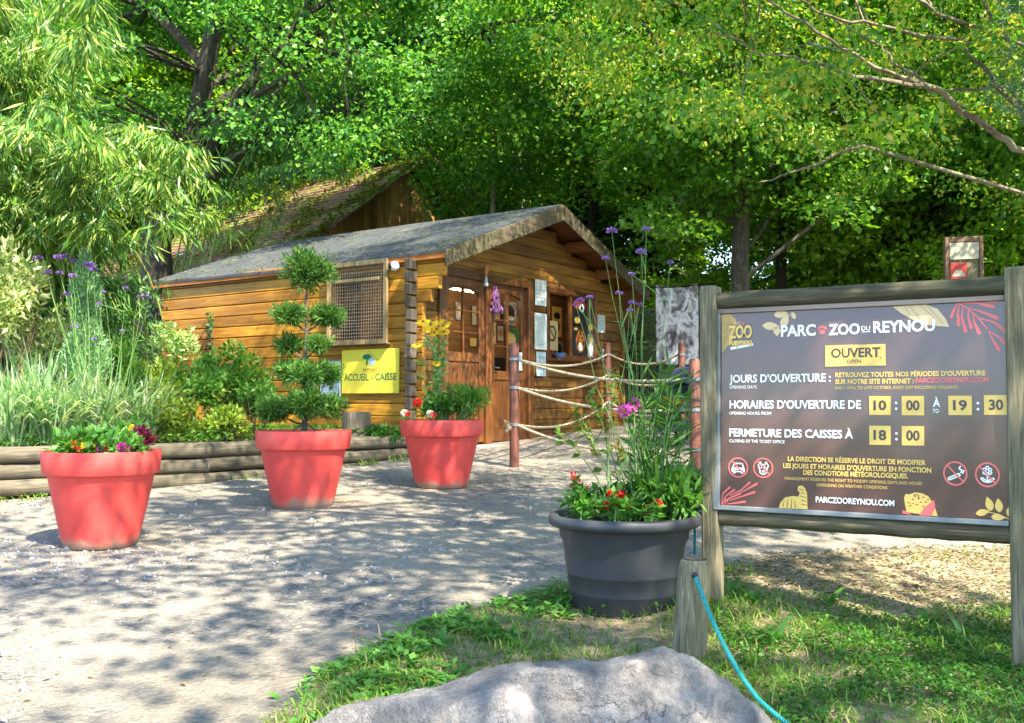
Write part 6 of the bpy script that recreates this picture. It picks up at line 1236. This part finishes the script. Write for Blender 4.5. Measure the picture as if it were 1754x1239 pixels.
fence_panel('dark wire mesh fence panel behind the notice board', Gp(1207, 16.6), Gp(1420, 16.9), 1.7, 60, 'wire mesh fence panels')
p = Gp(1062, 16.9); o = thing('gate_post', 'pale round timber gate post at the hut right corner', 'post', p); mb = MB(); mb.tube([(0, 0, -.1), (0, 0, 1.0), (0, 0, 1.78)], [.085, .08, .075], 16, jit=.03); mb.build('post', M['greenpost'], o, True, sharp=60)
p0, p1 = at(1124, 625, 16.6), at(1197, 625, 16.4); o = thing('printed_banner', 'mottled brown and white printed banner tied on the mesh fence', 'banner', p0, math.atan2(p1.y - p0.y, p1.x - p0.x)); w = (p1 - p0).length; h = 1.34; mb = MB(); nx, ny = 14, 12; vs = []
for j in range(ny + 1):
    for i in range(nx + 1): vs.append((w * i / nx, .025 * math.sin(i * 1.1) * math.cos(j * .7) , h * j / ny - .04 * math.sin(math.pi * i / nx) * (j / ny)))
mb.add(vs, [(j * (nx + 1) + i, j * (nx + 1) + i + 1, (j + 1) * (nx + 1) + i + 1, (j + 1) * (nx + 1) + i) for j in range(ny) for i in range(nx)]); mb.build('banner_sheet', M['banner'], o, True)
mb = MB(); put_text(mb, 'PARC ZOO', .04, .3, h - .26, .05, -.03, .02); mb.build('lettering', M['white'], o)
mb = MB(); mb.tube([(-.4, 0, h - .02), (w / 2, 0, h - .05), (w + .3, 0, h)], .012, 6); mb.build('tie_wire', M['slatdark'], o)
# stroller
p = Gp(1153, 13.3); o = thing('stroller', 'green framed stroller with navy seat and red bag behind the ropes', 'stroller', p, .5)
for s_ in (-1, 1):
    mb = MB(); y = s_ * .24
    mb.tube(sm([Vector((-.38, y, .14)), Vector((-.1, y, .42)), Vector((.22, y, .72)), Vector((.42, y, .98))], 5), .016, 8); mb.tube(sm([Vector((.34, y, .12)), Vector((.12, y, .45)), Vector((-.08, y, .62)), Vector((-.2, y, .6))], 5), .016, 8); mb.build('frame_side', M['greenm'], o, True)
mb = MB(); mb.tube([(.42, -.24, .98), (.47, -.2, 1.02), (.47, .2, 1.02), (.42, .24, .98)], .017, 8); mb.build('handle', M['greenm'], o, True); mb = MB(); mb.tube([(-.1, -.24, .42), (-.1, .24, .42)], .012, 6); mb.tube([(.1, -.24, .47), (.1, .24, .47)], .012, 6); mb.tube([(-.34, -.24, .16), (-.34, .24, .16)], .012, 6); mb.build('cross_tube', M['greenm'], o)
mb = MB(); mb.beam((-.2, 0, .45), (.14, 0, .42), .42, .06); mb.beam((.12, 0, .42), (.34, 0, .85), .42, .06); mb.build('seat', M['navy'], o, bevel=.02)
mb = MB()
for i in range(8):
    a0, a1 = .2 + i * .2, .2 + (i + 1) * .2
    mb.add([(.36 - math.cos(a0) * .34 + .0, -.23, .74 + math.sin(a0) * .3), (.36 - math.cos(a0) * .34, .23, .74 + math.sin(a0) * .3), (.36 - math.cos(a1) * .34, .23, .74 + math.sin(a1) * .3), (.36 - math.cos(a1) * .34, -.23, .74 + math.sin(a1) * .3)], [(0, 1, 2, 3)])
    for yy in (-.23, .23): mb.add([(.36, yy, .74), (.36 - math.cos(a0) * .34, yy, .74 + math.sin(a0) * .3), (.36 - math.cos(a1) * .34, yy, .74 + math.sin(a1) * .3)], [(0, 1, 2)])
mb.build('hood', M['navy'], o, True, sharp=50); mb = MB(); mb.box(-.05, -.18, .5, .12, .18, .62); mb.build('red_cushion', M['redp'], o, bevel=.03); mb = MB(); mb.box(-.2, -.2, .16, .25, .2, .3); mb.build('basket', M['navy'], o, bevel=.02)
for x, y in ((-.38, -.24), (-.38, .24), (.34, -.24), (.34, .24)):
    mb = MB(); n = 20
    for i in range(n):
        a, b = 6.283 * i / n, 6.283 * (i + 1) / n
        mb.add([(.12 * math.cos(t) * 1, w_, .12 * math.sin(t)) for t in (a, b) for w_ in (-.02, .02)], [(0, 1, 3, 2)]); mb.add([(q * math.cos(t), w_, q * math.sin(t)) for w_ in (-.02, .02) for t in (a, b) for q in (.09, .12)], [(0, 1, 3, 2), (4, 6, 7, 5)])
    for i in range(5): t = 6.283 * i / 5; mb.beam((0, 0, 0), (.1 * math.cos(t), 0, .1 * math.sin(t)), .012, .012, (0, 1, 0))
    wq = mb.build('wheel', M['tyre'], o, True, sharp=40); wq.location = (x, y, .12)
# far white lattice masts beyond the trees
for k, (px, d) in enumerate(((1327, 34), (1378, 36))):
    p = Gp(px, d); o = thing('lattice_mast', ('white lattice mast seen left of the thin dark trunk', 'white lattice mast seen right of the thin dark trunk')[k], 'mast', p, 0, 'white lattice masts'); h = at(px, 455, d).z - p.z; mb = MB()
    for a in range(4): t = 1.57 * a + .4; mb.beam((.5 * math.cos(t), .5 * math.sin(t), 0), (.06 * math.cos(t), .06 * math.sin(t), h), .06, .06, (1, 0, 0))
    for zz in [h * q / 6 for q in range(1, 6)]: r = .5 - .44 * zz / h; mb.tube([(r * math.cos(6.283 * i / 8), r * math.sin(6.283 * i / 8), zz) for i in range(9)], .025, 4)
    mb.build('mast_frame', M['white'], o)

# ------------------------------------------------------------------ ground cover: grass, clover, litter, stones, weeds
def scatter(n, x0, x1, y0, y1, rng): return rng.uniform(x0, x1, n), rng.uniform(y0, y1, n)
def pix(x, y, z): return CX + F * x / y, HOR - F * (z - EYE) / y
rng = np.random.default_rng(77)
x, y = scatter(150000, -1.4, 4.2, 2.6, 6.9, rng); d = sdist(x, y, VERGE); nz = wave(x, y, 2.2, .5) + wave(x, y, 5.7, .35) + rng.normal(size=len(x)) * .25
z = vergez(x, y); px, py = pix(x, y, z)
litter = sstep(1230, 1330, px) * sstep(1080, 1000, py); bare = np.exp(-(((px - 1060) / 150) ** 2 + ((py - 1085) / 45) ** 2)); edge = sstep(.0, .35, d)
dens = (.78 * edge + .35 * (nz > .1)) * (1 - .93 * litter) * (1 - .85 * bare) * np.where(px > 1230, .48, .8)
kp = (d > -.02) & (rng.random(len(x)) < dens); x, y, z, lt = x[kp], y[kp], z[kp], litter[kp]; n = len(x); print('grass', n)
a = rng.random(n) * 6.283; nn = wave(x, y, 1.7, 1.0)
o = blades('grass', M['grass'], np.stack([x, y, z - .006], 1), np.stack([np.cos(a) * .75, np.sin(a) * .75, np.ones(n)], 1) + rng.normal(size=(n, 3)) * .2, rng.uniform(.03, .1, n) * (1 + .5 * nn), rng.uniform(.003, .0065, n), rng.uniform(.1, 1.3, n)); tag(o, kind='stuff')
x, y = scatter(60000, .9, 4.2, 2.6, 5.2, rng); z = vergez(x, y); px, py = pix(x, y, z); nz = wave(x, y, 2.6, .6) + wave(x, y, 6.1, .3) + rng.normal(size=len(x)) * .2
kp = (sdist(x, y, VERGE) > .05) & (nz > -.25) & (rng.random(len(x)) < sstep(1010, 1120, py) * sstep(1190, 1240, px)); x, y, z = x[kp], y[kp], z[kp]; n = len(x); a = rng.random(n) * 6.283; print('clover', n)
o = leaves('clover', M['clover'], np.stack([x, y, z + rng.uniform(.004, .045, n)], 1), np.stack([np.cos(a), np.sin(a), rng.normal(size=n) * .3], 1), np.tile([0, 0, 1.], (n, 1)) + rng.normal(size=(n, 3)) * .35, rng.uniform(.012, .026, n), rng.uniform(.012, .024, n), None, .1, .55); tag(o, kind='stuff')
# leaf rosettes along the edge of the verge
x, y = scatter(9000, -1.2, .6, 2.9, 5.2, rng); d = sdist(x, y, VERGE); kp = (d > .02) & (d < .6) & (wave(x, y, 3.3, 1) > .05); x, y = x[kp], y[kp]; n = len(x); a = rng.random(n) * 6.283
o = leaves('low_herbs', M['plant'], np.stack([x, y, vergez(x, y) + rng.uniform(.005, .03, n)], 1), np.stack([np.cos(a), np.sin(a), rng.uniform(.05, .5, n)], 1), np.tile([0, 0, 1.], (n, 1)) + rng.normal(size=(n, 3)) * .3, rng.uniform(.03, .07, n), rng.uniform(.016, .034, n)); tag(o, kind='stuff')
WEEDS = [(975, 1040, 'at the left foot of the black pot'), (1010, 1062, 'front left of the black pot'), (1040, 1062, 'leaning on the front of the black pot'), (1105, 1062, 'front right of the black pot'), (1120, 1055, 'tall leaved beside the bollard'), (965, 1000, 'standing behind the black pot on the left'), (1252, 1030, 'right of the board post foot'), (1290, 1045, 'in the litter under the board'), (1420, 1050, 'upright in the middle under the board'), (1590, 1085, 'upright at the right under the board'), (700, 1120, 'broad leaved left in the verge'), (640, 1135, 'near the verge tip'), (760, 1110, 'mid verge'), (1330, 1120, 'among the clover right of the cord'), (1650, 1110, 'near the right board post')]
for k, (px, py, lab) in enumerate(WEEDS):
    g = ground_at(px, py); zz = float(vergez(np.array(g.x), np.array(g.y))); o = thing('dandelion_weed', 'green leafy weed ' + lab, 'weed', (g.x, g.y, zz - .01), 0, 'leafy weeds on the verge'); rng = np.random.default_rng(300 + k); n = rng.integers(6, 11); a = rng.random(n) * 6.283
    blades('leaf_rosette', M['plant'], np.zeros((n, 3)), np.stack([np.cos(a) * .7, np.sin(a) * .7, rng.uniform(.5, 1.5, n)], 1), rng.uniform(.08, .17, n), rng.uniform(.018, .032, n), rng.uniform(.3, 1.1, n), o)
for k, (px, py) in enumerate(((612, 1130), (625, 1128), (655, 1122))):
    g = ground_at(px, py); o = thing('plantain_spike', ('left', 'middle', 'right')[k] + 'most straw coloured seed spike at the verge tip', 'weed', (g.x, g.y, g.z), 0, 'straw seed spikes'); mb = MB(); mb.tube([(0, 0, -.01), (-.005, 0, .05), (-.014, 0, .1)], [.0015, .0015, .003], 5); mb.tube([(-.012, 0, .085), (-.018, 0, .13)], [.004, .002], 6); mb.build('spike', M['dead'], o)
# fallen leaves
rng = np.random.default_rng(78); x1, y1 = scatter(9000, -5, 5, 3, 13, rng); kp = rng.random(9000) < .16; x1, y1 = x1[kp], y1[kp]; x2, y2 = scatter(16000, .9, 4.4, 3.6, 6.6, rng); kp = (sdist(x2, y2, VERGE) > -.1) & (rng.random(len(x2)) < .2 + .8 * sstep(4.4, 5.6, y2)); x = np.concatenate([x1, x2[kp]]); y = np.concatenate([y1, y2[kp]]); n = len(x); a = rng.random(n) * 6.283
z = np.maximum(yardz(x, y), vergez(x, y)); bedm = sdist(x, y, bedpoly) < .02; x, y, z, a = x[bedm], y[bedm], z[bedm], a[bedm]; n = len(x)
o = leaves('fallen_leaves', M['dead'], np.stack([x, y, z + .006], 1), np.stack([np.cos(a), np.sin(a), rng.normal(size=n) * .15], 1), np.tile([0, 0, 1.], (n, 1)) + rng.normal(size=(n, 3)) * .2, rng.uniform(.015, .045, n), rng.uniform(.01, .024, n), None, .25); tag(o, kind='stuff')
# loose stones
x, y = scatter(60000, -4.2, 1.0, 3.0, 9.5, rng); q = wave(x, y, .9, .6) + wave(x, y, 2.4, .4) + rng.normal(size=len(x)) * .2; near = np.exp(-(((x + 2.8) / .9) ** 2 + ((y - 6.2) / .5) ** 2)); kp = (rng.random(len(x)) < np.clip((q - .25), 0, 1) * .5 + near * .35) & (sdist(x, y, VERGE) < -.02) & (sdist(x, y, bedpoly) < -.2); x, y = x[kp], y[kp]; n = len(x); print('stones', n)
s = np.clip(rng.lognormal(-4.85, .5, n), .003, .026)[:, None]; c = np.stack([x, y, yardz(x, y)], 1); base = np.array([[1, 0, 0], [-1, 0, 0], [0, 1, 0], [0, -1, 0], [0, 0, .7], [0, 0, -.4]], float)
vv = c[:, None, :] + (base[None] + rng.normal(size=(n, 6, 3)) * .3) * s[:, None, :]; F8 = np.array([[0, 2, 4], [2, 1, 4], [1, 3, 4], [3, 0, 4], [2, 0, 5], [1, 2, 5], [3, 1, 5], [0, 3, 5]]); idx = (np.arange(n)[:, None, None] * 6 + F8[None]).ravel()
o = fastmesh('loose_gravel', vv.reshape(-1, 3), np.full(8 * n, 3), idx, M['stone'], None, np.repeat(rng.random(n), 8)); tag(o, kind='stuff')
# low green cover on the bed and along the foot of the logs
x, y = scatter(30000, -7, -1.2, 8, 15, rng); kp = sdist(x, y, bedpoly) > .08; x, y = x[kp], y[kp]; kp = wave(x, y, 1.6, .7) + wave(x, y, 4.1, .4) > -.35; x, y = x[kp], y[kp]; n = len(x); a = rng.random(n) * 6.283
o = leaves('bed_ground_cover', M['shrub'], np.stack([x, y, BEDZ + rng.uniform(.01, .12, n)], 1), np.stack([np.cos(a), np.sin(a), rng.normal(size=n) * .4], 1), np.tile([0, 0, 1.], (n, 1)) + rng.normal(size=(n, 3)) * .4, rng.uniform(.04, .08, n), rng.uniform(.02, .04, n)); tag(o, kind='stuff')
P = []
for a_, b_ in zip(LOGS, LOGS[1:]):
    for _ in range(150):
        t = rng.random(); P.append((a_[0] + (b_[0] - a_[0]) * t + rng.normal() * .06 + .08, a_[1] + (b_[1] - a_[1]) * t - .1 - abs(rng.normal()) * .07))
P = np.array(P); kp = wave(P[:, 0], P[:, 1], 3.0, 1) > .1; P = P[kp]; n = len(P); a = rng.random(n) * 6.283
o = blades('foot_weeds', M['grass'], np.stack([P[:, 0], P[:, 1], yardz(P[:, 0], P[:, 1]) - .005], 1), np.stack([np.cos(a) * .6, np.sin(a) * .6, np.ones(n)], 1), rng.uniform(.04, .13, n), rng.uniform(.006, .014, n), rng.uniform(.2, 1.2, n)); tag(o, kind='stuff')
